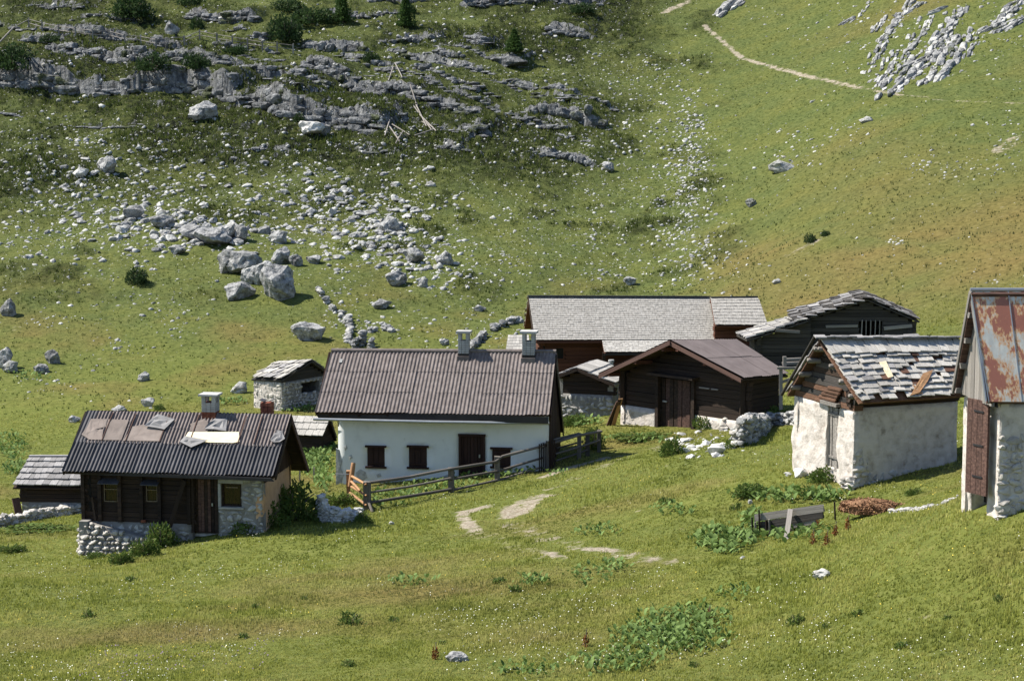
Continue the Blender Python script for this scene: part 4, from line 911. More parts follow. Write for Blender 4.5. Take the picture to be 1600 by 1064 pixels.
# little shed between the two houses
b, ft, bk = barn('shingled_shed', 'small dark shed with shingle roof peeping out between the log house and the white house', 'shed',
    (-10.0, 88.01, 1.05, -15.7, 1.89, .74, .72, 1.07), dict(FR=(504,682), RR=(516,652), FL=(436,680), RL=(448,650), BR=(527,686)), (.1, .1, .1, .12))
for k in range(4): w_ = seg(b, k); w_.shell('backing', 'inside', b.root, off=-.1, th=.08, cell=.6); w_.logs(b.root, w_.gnd(w_.L / 2) - .3, h=.17, mat='log', over=.05 if k % 2 == 0 else 0)
for p_ in (ft, bk): p_.deck(b.root, 'log')
ft.shingles(b.root, 3, .33, 'shing', th=.035, jit=.12, rot=.02, over=1.2); bk.shingles(b.root, 3, .33, 'shingd', th=.035)
# tiny hut behind the white house
b, ft, bk = barn('shingled_hut', 'pale shingled hut roof just showing behind the right chimney of the white house', 'hut',
    (-.27, 91.97, 4.01, -2., 1.04, 1.37, .77, 1.36), dict(FL=(789,556), FR=(828,556), RL=(794,524), RR=(826,524)), (.15, .15, .1, .1))
for k in range(4): w_ = seg(b, k); w_.shell('backing', 'inside', b.root, off=-.1, th=.08, cell=.6); w_.logs(b.root, w_.gnd(w_.L / 2) - .2, h=.2, mat='loggrey', over=0)
for p_ in (ft, bk): p_.deck(b.root, 'plank')
ft.shingles(b.root, 7, .16, 'shing', th=.02, jit=.1, rot=.01); bk.shingles(b.root, 4, .2, 'shing', th=.02)
# long shingled barn
b, ft, bk = barn('shingled_barn', 'long red-brown barn under a wide silver shingle roof, behind the brown gabled barn', 'barn',
    (1.15, 98.1, 3.92, 5., 8.97, 3., 1.79, 3.), dict(FL=(836,532), FR=(1123,531), RL=(826,464), RR=(1108,465)), (.75, .5, .35, .3))
fr = seg(b, 0); hl = hole(fr, 866, 542, 882, 562)
fr.shell('backing', 'inside', b.root, off=-.12, th=.08, cell=.6); fr.logs(b.root, fr.gnd(1) - .3, h=.2, mat='logred', holes=[hl], over=.15)
for k in (1, 2, 3): w_ = seg(b, k); w_.shell('backing', 'inside', b.root, off=-.12, th=.08, cell=.6); w_.logs(b.root, w_.gnd(w_.L / 2) - .6, h=.2, mat='logred', over=0)
window(fr, b.root, *hl, 'logred', 'inside', .05, 0)
for p_ in (ft, bk): p_.deck(b.root, 'logred')
ft.shingles(b.root, 20, .17, 'shing', joined=True, th=.022, jit=.16, rot=.015, mats=['shing']); bk.shingles(b.root, 12, .25, 'shing', joined=True, th=.02)
ft.edge(b.root, 'logred', 'F', .04, .1, -.03, 'fascia'); ft.edge(b.root, 'log', 'L', .04, .16)
stick('ridge_board', ft.P(-.005, 1, .06), ft.P(1, 1, .06), .26, 'black', b.root, 'box', .05)
d_ = nrm(ft.q[0] - ft.q[2]); aL = ft.ab(941, 533)[0]
lo = Patch(ft.P(aL, 0) + d_ * .95, ft.P(1, 0) + d_ * .95, ft.P(aL, 0) + [0, 0, -.02], ft.P(1, 0) + [0, 0, -.02])
lo.deck(b.root, 'logred', name='lower_roof_deck'); lo.shingles(b.root, 6, .17, 'shing', joined=True, th=.022, jit=.16, rot=.015); lo.edge(b.root, 'black', 'F', .05, .1, -.03, 'fascia')
for a_ in (.0, .33, .66, 1.): p0 = lo.P(a_, .15, -.1); g_ = H1(p0[0], p0[1]); stick('post', p0, (p0[0], p0[1], g_ - .2), .16, 'log', b.root, 'box')
# annex on the right end
e0, e1, e2, e3 = ptd(1117,508,98.2), ptd(1199,509,98.6), ptd(1110,466,101), ptd(1184,465,101.2)
an = Patch(e0, e1, e2, e3); an.deck(b.root, 'logred', name='annex_roof_deck'); an.shingles(b.root, 9, .18, 'shing', joined=True, th=.022, jit=.16, rot=.015)
back_ = Patch(e3 + (e3 - e1) * [1, 1, -1], e2 + (e2 - e0) * [1, 1, -1], e3, e2); back_.deck(b.root, 'logred', name='annex_roof_deck'); back_.shingles(b.root, 6, .25, 'shing', joined=True, th=.022)
stick('ridge_board', e2 + [0, 0, .05], e3 + [0, 0, .05], .2, 'black', b.root, 'box', .04)
class Flat:
    def __init__(s, z): s.z = z
    def ht(s, x, y, th=0): return s.z
p0, p1 = (e0 + [.1, .55, 0])[:2], (e1 + [-.45, .55, 0])[:2]; aw_ = Wall(Flat(e0[2] + .2), p0, p1); aw_.logs(b.root, aw_.gnd(.5) - .3, h=.2, mat='logred', over=.05, depth=.3, name='annex_log')
p2 = (p1 + np.array([-.1, 4.2])); aw2 = Wall(Flat(e0[2] + .2), p1, p2); aw2.logs(b.root, aw2.gnd(.5) - .3, h=.2, mat='logred', over=.0, depth=.3, name='annex_log')
# small shed with the stone wall
b, ft, bk = barn('stone_and_log_shed', 'small log shed on a stone wall between the white house and the gabled barn', 'shed',
    (4.32, 85.34, 3.69, 71.1, 2.86, 1.62, .58, .87), dict(FL=(961,600), RL=(901,575), BL=(868,588), RR=(933,563)), (.15, .0, .25, .1), lambda c: c.update(FR=c['FL'] + (c['RR'] - c['RL']), BR=c['BL'] + (c['RR'] - c['RL'])))
gb_ = Wall(b, b.w[3], b.w[0]); zs = gb_.sz(915, 616)[1]; zb_ = gb_.gnd(.5) - .4
gb_.shell('stone_wall', 'mortar', b.root, z1=zs, amp=.02, cell=.3); gb_.stones(b.root, z1=zs, size=.24, mat='stone', z0=zb_)
gb_.shell('gable_backing', 'inside', b.root, z0=zs, off=-.12, th=.08, cell=.5); gb_.logs(b.root, zs, h=.18, mat='log', over=.1)
for k in (0, 1, 2): w_ = seg(b, k); w_.shell('side_wall', 'mortar', b.root, cell=.6)
for p_ in (ft, bk): p_.deck(b.root, 'plank')
ft.shingles(b.root, 3, .42, 'shing', th=.04, jit=.1, rot=.02, over=1.15, lift=.01); bk.shingles(b.root, 3, .4, 'shingd', th=.04)
bk.edge(b.root, 'log', 'R', .04, .1); ft.edge(b.root, 'log', 'L', .04, .1)
m_ = MB(); p_ = ptd(955, 567, 90); m_.tube([p_ - [0, 0, .6], p_ + [0, 0, .05]], .09, 8); m_.tube([p_ + [0, 0, .05], p_ + [0, 0, .14]], .13, 8); m_.build('flue_pipe', 'concrete', b.root)
# brown gabled barn
b, ft, bk = barn('gabled_barn', 'dark brown log barn with broad gable, big plank door and brown sheet roof', 'barn',
    (8.62, 77.58, 4.9, 44.5, 3.37, 3.14, 1.19, 4.09), dict(FL=(1160,591), FR=(1232,585), RL=(1047,532), RR=(1150,531), BL=(936,584)), (.35, .6, .75, .25), lambda c: c.update(BR=c['BL'] + (c['RR'] - c['RL'])))
gb_ = Wall(b, b.w[3], b.w[0]); sd_ = seg(b, 0)
dh = hole(gb_, 1028, 592, 1085, 667); zs = gb_.sz(1000, 636)[1]
gb_.shell('gable_backing', 'inside', b.root, z0=zs, off=-.14, th=.08, cell=.5, holes=[dh]); gb_.logs(b.root, zs, h=.2, mat='log', holes=[dh], over=.15)
gb_.shell('plinth', 'lime', b.root, z1=zs, s1=dh[0], cell=.25, amp=.04, off=.04); gb_.shell('plinth', 'lime', b.root, z1=zs, s0=dh[1], cell=.25, amp=.04, off=.04); gb_.stones(b.root, z1=zs - .03, size=.26, mat='stonew', holes=[(dh[0], dh[1], dh[2] - 2, dh[3])], off=0, depth=.2)
sd_.shell('side_backing', 'inside', b.root, off=-.14, th=.08, cell=.6); sd_.logs(b.root, sd_.gnd(.5) - .3, h=.2, mat='log', over=.1)
for k in (1, 2): seg(b, k).shell('rear_wall', 'inside', b.root, cell=.6)
t3 = np.array([*gb_.t, 0]); n3 = np.array([*gb_.n, 0])
m_ = MB(); m_.box(gb_.P((dh[0] + dh[1]) / 2, (dh[2] + dh[3]) / 2, -.2), t3 * (dh[1] - dh[0]), n3 * .03, z3 * (dh[3] - dh[2] + .3)); dro = m_.build('door', 'log', b.root)
nb = 8
for j in range(nb):
    ww = (dh[1] - dh[0] - .16) / nb; s_ = MB(); s_.box(gb_.P(dh[0] + .08 + ww * (j + .5), (dh[2] + dh[3]) / 2 - .1, -.12 - .02 * (j % 2)), t3 * (ww - .02), n3 * .04, z3 * (dh[3] - dh[2] - .1)); s_.build('door_board', random.choice(['log', 'brownplank', 'log']), dro)
for q0 in (dh[0], dh[1]): s_ = MB(); s_.box(gb_.P(q0, (dh[2] + dh[3]) / 2, .02), t3 * .16, n3 * .2, z3 * (dh[3] - dh[2] + .2)); s_.build('door_frame', 'log', dro)
s_ = MB(); s_.box(gb_.P((dh[0] + dh[1]) / 2, dh[3] + .05, .2), t3 * (dh[1] - dh[0] + .5), n3 * .5, z3 * .1); s_.build('door_hood', 'log', dro)
s_ = MB(); s_.box(gb_.P(dh[0] + .3, (dh[2] + dh[3]) / 2, -.06), t3 * .2, n3 * .06, z3 * .06); s_.build('latch', 'gutter', dro)
q0, za = gb_.sz(1094, 605); q1, _ = gb_.sz(1136, 605)
for k in range(2): stick('pale_slat', gb_.P(q0 + .6 * k, za, .05), gb_.P(q0 + .5 + .45 * k, za, .05), .05, 'plank', b.root, 'box', .05)
for q0 in (.12, gb_.L - .12): stick('corner_post', gb_.P(q0, zs, .08), gb_.P(q0, gb_.top(q0), .08), .18, 'log', b.root, 'box')
for p_ in (ft, bk): p_.deck(b.root, 'log')
ft.corr(b.root, 2, 5, .12, .012, 'corri', lift=.02); bk.corr(b.root, 1, 5, .12, .012, 'corri')
ft.edge(b.root, 'brownplank', 'L', .05, .16, -.02); bk.edge(b.root, 'brownplank', 'R', .05, .16, -.02)
for f_ in (.12, .5, .88):       # purlins carrying the overhang
    for pt_ in (ft, bk): p0 = pt_.P(0 if pt_ is ft else 1, f_, -.2); p1 = pt_.P(.25 if pt_ is ft else .75, f_, -.2); stick('purlin', p0, p1, .14, 'logred', b.root, 'box')
# weathered barn at the back right
b, ft, bk = barn('weathered_barn', 'grey tumbledown log barn with slatted opening in its gable, in front of the brown slope', 'barn',
    (18.39, 91.4, 5.8, 86., 2.6, 2.53, .98, 3.24), dict(FL=(1438,501), RL=(1356,466), BL=(1239,502)), (.3, .15, .2, .2),
    lambda c: c.update(FR=c['FL'] + (c['RR'] - c['RL']), BR=c['BL'] + (c['RR'] - c['RL'])))
gb_ = Wall(b, b.w[3], b.w[0]); hl = hole(gb_, 1342, 502, 1378, 530)
gb_.shell('gable_backing', 'inside', b.root, off=-.14, th=.08, cell=.5, holes=[hl]); gb_.logs(b.root, gb_.gnd(1) - .2, h=.17, mat='loggrey', holes=[hl], over=.18)
for k in (0, 1, 2): w_ = seg(b, k); w_.shell('side_wall', 'inside', b.root, cell=.6, off=-.1, th=.08); w_.logs(b.root, w_.gnd(w_.L / 2) - .4, h=.19, mat='loggrey', over=.05)
for j in range(5): q0 = hl[0] + (hl[1] - hl[0]) * (j + .5) / 5; stick('slat', gb_.P(q0, hl[2], .03), gb_.P(q0 + random.uniform(-.03, .03), hl[3] + .05, .03), .1, 'plank', b.root, 'box', .04)
q0, za = gb_.sz(1381, 513); q1, zb_ = gb_.sz(1425, 509); stick('loose_board', gb_.P(q0, za, .06), gb_.P(q1, zb_, .06), .04, 'plank', b.root, 'box', .16)
q0, za = gb_.sz(1290, 510); q1, zb_ = gb_.sz(1340, 509); stick('loose_board', gb_.P(q0, za, .06), gb_.P(q1, zb_, .06), .04, 'plank', b.root, 'box', .12)
for p_ in (ft, bk): p_.deck(b.root, 'loggrey')
ft.shingles(b.root, 6, .26, 'loggrey', th=.03, jit=.4, rot=.2, mats=['loggrey', 'loggrey', 'shingd'], over=1.5); bk.shingles(b.root, 7, .22, 'shingd', th=.035, jit=.6, rot=.3, mats=['shingd', 'loggrey', 'loggrey'], over=1.7, lift=.005)
for k in range(9): a_ = k / 8; p_ = bk.P(1.02, a_, .05); one('loose_shingle', 'box', random.choice(['shingd', 'loggrey']), b.root, p_, (random.uniform(.3, .6), random.uniform(-.2, .2), random.uniform(-.15, .1)), (0, .5, 0), (0, 0, .04))
# lean-to on its left
e0, e1, e2, e3 = ptd(1166,530,91.2), ptd(1150,522,94.4), ptd(1262,499,91.0), ptd(1240,494,94.4)
lt = Patch(e1, e0, e3, e2); lt.deck(b.root, 'loggrey', name='lean_to_deck'); lt.shingles(b.root, 6, .28, 'shing', th=.04, jit=.4, rot=.2, mats=['shing', 'shingd'], over=1.8, name='lean_to_shingle')
class LtB:
    def ht(s, x, y, th=.1): t_ = (x - e0[0]) / (e2[0] - e0[0]); return e0[2] + (e2[2] - e0[2]) * t_ - th
lw_ = Wall(LtB(), (e0[0] + .5, e0[1] + .3), (e2[0] + .1, e2[1] + .45)); lw_.logs(b.root, lw_.gnd(.5) - .5, h=.18, mat='loggrey', over=.1, name='lean_to_log')
lw2 = Wall(LtB(), (e0[0] + .5, e0[1] + 3.), (e0[0] + .5, e0[1] + .3)); lw2.logs(b.root, lw2.gnd(.5) - .5, h=.18, mat='loggrey', over=.1, name='lean_to_log')
stick('loose_board', ptd(1212,516,90.9), ptd(1250,519,90.8), .05, 'plank', b.root, 'box', .12)
# =================================================================== stone barn with ragged shingles
b, ft, bk = barn('stone_barn', 'pale rough stone barn with ragged silver shingle roof and narrow grey door', 'barn',
    (9.51, 56.57, 7.36, 18.5, 4.05, 1.75, 1.47, 2.21), dict(FL=(1344,628), FR=(1514,616), RL=(1280,529), RR=(1500,529), BL=(1229,614)), (.5, .25, .12, .15), lambda c: c.update(BR=c['BL'] + (c['RR'] - c['RL'])))
STB = b
fr = seg(b, 0); gb_ = Wall(b, b.w[3], b.w[0]); zs = gb_.sz(1300, 634)[1]; dh = hole(gb_, 1291, 634, 1310, 728)
print('stonebarn wall corner px', *[pix(*[np.array(t) for t in (*p_, zs)]) for p_ in b.w])
def bt(q, z): return 0.16 * max(0, 1.6 - (z - gb_.gnd(gb_.L))) ** 2 * .5
gb_.shell('gable_wall', 'lime', b.root, z1=zs, cell=.11, amp=.17, holes=[dh], th=.4)
fr.shell('front_wall', 'lime', b.root, z1=zs + .1, cell=.2, amp=.05, th=.4)
for k in (1, 2): seg(b, k).shell('rear_wall', 'lime', b.root, z1=zs, cell=.4, amp=.05)
fr.stones(b.root, z1=zs - 1.0, s1=.5, size=.3, mat='stonew', off=.02, depth=.2, name='corner_stone'); fr.stones(b.root, z0=None, z1=fr.gnd(fr.L * .75) + .02, s0=.5, s1=fr.L, size=.3, mat='stone', off=0, depth=.2, name='corner_stone')
cz_ = gb_.gnd(gb_.L)
for k in range(7): q_ = gb_.P(gb_.L - .12 + random.uniform(-.15, .35), cz_ + .05 + .1 * (k % 3), .05); one('corner_stone', 'rock2', 'stonew', b.root, q_, (random.uniform(.25, .5), 0, 0), (0, .3, 0), (0, 0, .22))
gb_.shell('gable_backing', 'inside', b.root, z0=zs + .01, off=-.2, th=.08, cell=.4)
gb_.logs(b.root, zs + .02, h=.17, mat='loggrey', over=.06, depth=.26, matf=lambda z, q: random.choice(['logrot', 'logrot', 'loggrey']) if z < zs + .75 else random.choice(['loggrey', 'loggrey', 'log']))
for k in range(5):
    q0 = gb_.L * (.42 + .05 * k); stick('rotten_log', gb_.P(q0, zs + .08 + .11 * k, .06), gb_.P(min(q0 + 1.0 - .08 * k, gb_.L - .06), zs + .08 + .11 * k, .06), .13, 'logrot', b.root)
fr.shell('eave_backing', 'inside', b.root, z0=zs + .11, off=-.3, th=.08, cell=.5); fr.logs(b.root, zs + .1, h=.17, mat='log', over=.1, off=-.05)
seg(b, 2).logs(b.root, zs, h=.18, mat='loggrey', over=.1)
t3 = np.array([*gb_.t, 0]); n3 = np.array([*gb_.n, 0])
m_ = MB(); m_.box(gb_.P((dh[0] + dh[1]) / 2, (dh[2] + dh[3]) / 2, -.3), t3 * (dh[1] - dh[0]), n3 * .03, z3 * (dh[3] - dh[2])); dro = m_.build('door', 'loggrey', b.root)
for j in range(4): ww = (dh[1] - dh[0]) / 4; s_ = MB(); s_.box(gb_.P(dh[0] + ww * (j + .5), (dh[2] + dh[3]) / 2 - .1, -.1 - .02 * (j % 2)), t3 * (ww - .015), n3 * .04, z3 * (dh[3] - dh[2] - .02)); s_.build('door_board', 'plank', dro)
s_ = MB(); s_.box(gb_.P((dh[0] + dh[1]) / 2, dh[3] + .03, .04), t3 * (dh[1] - dh[0] + .3), n3 * .25, z3 * .1); s_.build('lintel', 'plank', dro)
for zc in (dh[2] + .3, dh[3] - .3): s_ = MB(); s_.box(gb_.P((dh[0] + dh[1]) / 2, zc, -.06), t3 * (dh[1] - dh[0] - .04), n3 * .03, z3 * .07); s_.build('door_batten', 'plank', dro)
# round purlin ends
for f_, pt_, ed in ((.15, ft, 0), (.38, ft, 0), (.62, ft, 0), (.9, ft, 0), (.2, bk, 1), (.45, bk, 1), (.7, bk, 1), (.9, bk, 1)):
    e_ = pt_.P(ed, f_, -.18); e2_ = pt_.P(.2 if ed == 0 else .8, f_, -.18); stick('purlin', e_ + (e_ - e2_) * .1, e2_, .16, 'plank', b.root)
for p_ in (ft, bk): p_.deck(b.root, 'logrot')
ft.shingles(b.root, 1, .2, 'shing', a0=0, b0=.72, b1=.98, th=.035, jit=.18, rot=.05, over=1.05, lift=.06, name='ridge_shingle')
ft.shingles(b.root, 8, .175, 'shing', b0=0, b1=.76, th=.03, jit=.7, rot=.12, over=1.5, lift=.006, mats=['shing'] * 12 + ['shingd'] * 2 + ['shingbark'], skip=.045)
bk.shingles(b.root, 5, .25, 'shingd', th=.035, jit=.3, rot=.1)
flat_b = b
for px_ in ([(1420,622),(1440,588),(1455,583),(1447,600),(1434,618)],): flatpatch(ft, px_, 'orange', 'loose_board', .12, .03, .01)
flatpatch(ft, [(1372,570),(1382,568),(1394,592),(1386,594)], 'fresh', 'loose_shingle', .1, .02, .003)
flatpatch(ft, [(1424,604),(1434,612),(1440,618),(1432,620)], 'orange', 'loose_board', .1, .02, .003)
for k in range(16): p_ = ft.P(k / 15.5, 1.0, .06 + random.uniform(0, .05)); one('ridge_board', 'box', 'shingd', b.root, p_, (random.uniform(.25, .5), .05, random.uniform(-.04, .04)), (0, .35, random.uniform(-.1, .1)), (0, 0, .04))
stick('barge_pole', bk.P(1.03, -.02, -.02), bk.P(1.03, 1, .05), .09, 'loggrey', b.root)
# =================================================================== rusty roofed barn, far right
b, ft, bk = barn('rusty_roofed_barn', 'stone barn at the right edge with tall rusty sheet roof and open brown plank door', 'barn',
    (10.24, 43.84, 9.26, 5.6, 2.39, 1.05, 2.31, 1.09), dict(FL=(1544,628), RL=(1516,455), BL=(1489,612), FR=(1700,629), RR=(1690,455)), (.12, .1, .0, .1), lambda c: c.update(BR=c['BL'] + (c['RR'] - c['RL'])))
c = b.c
# the barn runs on out of the frame
for k, q_ in (('FR', 'FL'), ('RR', 'RL'), ('BR', 'BL')): c[k] = c[q_] + (c[k] - c[q_]) * 2.0
ft = Patch(c['FL'], c['FR'], c['RL'], c['RR']); bk = Patch(c['BR'], c['BL'], c['RR'], c['RL'])
ex_ = nrm((c['FR'] - c['FL']) * [1, 1, 0]); ey_ = nrm((c['BL'] - c['FL']) * [1, 1, 0])
zs = ptd(1560, 631, 44.2)[2]; P_ = lambda u, y: ptd(u, 640, y)[:2]
FOOT.pop(); w0 = P_(1563, 44.15); wl = P_(1506, 45.9); w1 = w0 + ex_[:2] * 4.2; b.w = [w0, w1, w1 + (wl - w0), wl]; FOOT.append(np.array(b.w))
gb_ = Wall(Flat(zs), wl, w0); fr = Wall(Flat(zs), w0, w1)
dh = hole(gb_, 1513, 626, 1545, 770)
gb_.shell('gable_wall', 'lime', b.root, z1=zs, cell=.1, amp=.09, holes=[(dh[0] + .1, dh[1], dh[2] - 2, dh[3] + .3)], th=.45)
fr.shell('front_wall', 'lime', b.root, z1=zs, cell=.12, amp=.08, th=.4)
fr.stones(b.root, z1=zs - .7, s1=.55, size=.22, mat='stonew', off=.0, depth=.16, name='corner_stone'); fr.stones(b.root, z1=fr.gnd(.8) + .12, s1=3, size=.2, mat='stonew', off=.03, depth=.2, name='corner_stone')
for q_, r_ in ((b.w[1], b.w[2]), (b.w[2], b.w[3])): Wall(Flat(zs), q_, r_).shell('rear_wall', 'lime', b.root, z1=zs, cell=.5)
b.w2 = None
gt = Wall(b, c['BL'][:2] + ex_[:2] * .12, c['FL'][:2] + ex_[:2] * .12)
gt.shell('gable_backing', 'inside', b.root, z0=zs, cell=.4, off=-.06, th=.05); gt.boards(b.root, z0=lambda q: zs - .02, mat='plank', off=-.02, wd=.16, name='gable_board')
m_ = MB(); t3 = np.array([*gb_.t, 0]); n3 = np.array([*gb_.n, 0])
m_.box(gb_.P((dh[0] + dh[1]) / 2, (dh[2] + dh[3]) / 2, -.35), t3 * (dh[1] - dh[0]), n3 * .03, z3 * (dh[3] - dh[2] + .4)); m_.build('doorway_back', 'inside', b.root)  # black panel standing in for the shade inside the doorway
d0 = ptd(1512, 640, 44.9)[:2]; d1 = ptd(1545, 640, 44.35)[:2]; dw_ = Wall(Flat(zs), d0, d1); zt_d = ptd(1525, 625, 44.6)[2]; zb_d = ptd(1525, 772, 44.6)[2]
m_ = MB(); m_.box(dw_.P(dw_.L / 2, (zt_d + zb_d) / 2, -.03), (*(dw_.t * dw_.L), 0), (*(dw_.n * .02), 0), (0, 0, zt_d - zb_d)); dro = m_.build('open_door', 'brownplank', b.root)
for j in range(4): ww = dw_.L / 4; s_ = MB(); s_.box(dw_.P(ww * (j + .5), (zt_d + zb_d) / 2, 0), (*(dw_.t * (ww - .01)), 0), (*(dw_.n * .035), 0), (0, 0, zt_d - zb_d)); s_.build('door_board', 'brownplank', dro)
for zc in (zt_d - .25, zb_d + 1.1, zb_d + .4): s_ = MB(); s_.box(dw_.P(dw_.L / 2 + .05, zc, .025), (*(dw_.t * .3), 0), (*(dw_.n * .02), 0), (0, 0, .04)); s_.build('hinge', 'black', dro)
for p_ in (ft, bk): p_.deck(b.root, 'brownplank')
for i in range(6):          # flat sheets, two high, standing seams between
    for j in range(3):
        A1, A2 = i / 6, (i + 1) / 6; B1, B2 = (0, .31, .655)[j], (.32, .665, 1.)[j]
        V = [ft.P(a_, b_, .02 + .006 * (2 - j) + .004 * (i % 2)) for a_, b_ in ((A1, B1), (A2, B1), (A2, B2), (A1, B2))]; V += [v_ - ft.n * .012 for v_ in V]
        mesh('roof_sheet', V, [(0,1,2,3),(7,6,5,4),(0,4,5,1),(1,5,6,2),(2,6,7,3),(3,7,4,0)], 'rust', b.root)
    stick('seam', ft.P(i / 6, 0, .035), ft.P(i / 6, 1, .035), .02, 'gutter', b.root, 'box')
bk.corr(b.root, 1, 4, .2, .01, 'rust', name='rear_roof_sheet'); ft.edge(b.root, 'gutter', 'L', .03, .09, .03); bk.edge(b.root, 'plank', 'R', .03, .1, .02)
m_ = MB(); m_.tube([c['RL'] + [0, 0, .03], c['RR'] + [0, 0, .03]], .045, 8); m_.build('ridge_cap', 'gutter', b.root)
for f_ in (.05, .3, .55, .8): p0 = bk.P(1, f_, -.15); stick('purlin', p0, p0 + ex_ * 1.2, .12, 'plank', b.root, 'box')
#@@PART2
# =================================================================== rock ledges
def upv(): return np.array([0, 0, 1.])
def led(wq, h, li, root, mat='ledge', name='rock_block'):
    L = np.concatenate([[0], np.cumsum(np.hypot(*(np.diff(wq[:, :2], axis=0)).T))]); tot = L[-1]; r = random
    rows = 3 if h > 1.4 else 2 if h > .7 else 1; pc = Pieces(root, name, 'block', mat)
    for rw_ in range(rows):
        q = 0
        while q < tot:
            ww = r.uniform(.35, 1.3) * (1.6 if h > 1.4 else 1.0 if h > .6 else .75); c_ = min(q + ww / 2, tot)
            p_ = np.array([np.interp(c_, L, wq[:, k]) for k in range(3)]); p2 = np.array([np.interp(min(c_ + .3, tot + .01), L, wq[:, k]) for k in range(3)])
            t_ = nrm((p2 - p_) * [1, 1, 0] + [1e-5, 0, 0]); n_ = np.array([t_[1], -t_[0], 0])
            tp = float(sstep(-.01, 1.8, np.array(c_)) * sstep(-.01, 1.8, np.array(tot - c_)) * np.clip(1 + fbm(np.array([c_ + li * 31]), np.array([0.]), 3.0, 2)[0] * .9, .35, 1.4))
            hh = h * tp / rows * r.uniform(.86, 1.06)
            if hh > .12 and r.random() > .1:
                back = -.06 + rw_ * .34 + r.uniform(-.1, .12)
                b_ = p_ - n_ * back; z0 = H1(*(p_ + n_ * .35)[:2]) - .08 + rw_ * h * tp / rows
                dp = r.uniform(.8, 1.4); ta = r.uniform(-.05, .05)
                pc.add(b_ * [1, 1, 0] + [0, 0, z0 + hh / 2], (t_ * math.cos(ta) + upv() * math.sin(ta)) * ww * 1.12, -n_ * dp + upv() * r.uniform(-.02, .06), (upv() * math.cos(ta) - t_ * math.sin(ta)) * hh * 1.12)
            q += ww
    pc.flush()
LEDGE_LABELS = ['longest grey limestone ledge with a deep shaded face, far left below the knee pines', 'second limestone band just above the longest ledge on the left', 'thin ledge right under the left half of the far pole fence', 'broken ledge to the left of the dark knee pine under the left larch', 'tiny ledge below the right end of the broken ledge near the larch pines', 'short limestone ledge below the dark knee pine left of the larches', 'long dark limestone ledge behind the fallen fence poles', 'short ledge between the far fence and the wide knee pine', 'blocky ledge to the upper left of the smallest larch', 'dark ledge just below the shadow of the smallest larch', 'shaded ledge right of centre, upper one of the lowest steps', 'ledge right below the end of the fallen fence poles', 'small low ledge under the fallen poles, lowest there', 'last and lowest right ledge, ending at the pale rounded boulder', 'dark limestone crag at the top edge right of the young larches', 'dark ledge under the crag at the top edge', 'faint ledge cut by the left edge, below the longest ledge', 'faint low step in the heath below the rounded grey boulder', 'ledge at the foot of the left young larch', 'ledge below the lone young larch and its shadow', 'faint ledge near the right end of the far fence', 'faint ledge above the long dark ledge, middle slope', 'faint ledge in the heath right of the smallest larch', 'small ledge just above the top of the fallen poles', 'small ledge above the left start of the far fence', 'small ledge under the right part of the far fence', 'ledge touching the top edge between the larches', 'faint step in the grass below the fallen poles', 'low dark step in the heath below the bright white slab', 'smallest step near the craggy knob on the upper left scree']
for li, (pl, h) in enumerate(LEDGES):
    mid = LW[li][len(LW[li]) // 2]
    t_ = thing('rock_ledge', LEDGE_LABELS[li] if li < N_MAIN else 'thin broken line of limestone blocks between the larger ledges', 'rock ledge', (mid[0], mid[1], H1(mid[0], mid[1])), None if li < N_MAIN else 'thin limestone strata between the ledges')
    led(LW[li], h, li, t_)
    if not t_.children: bpy.data.objects.remove(t_)
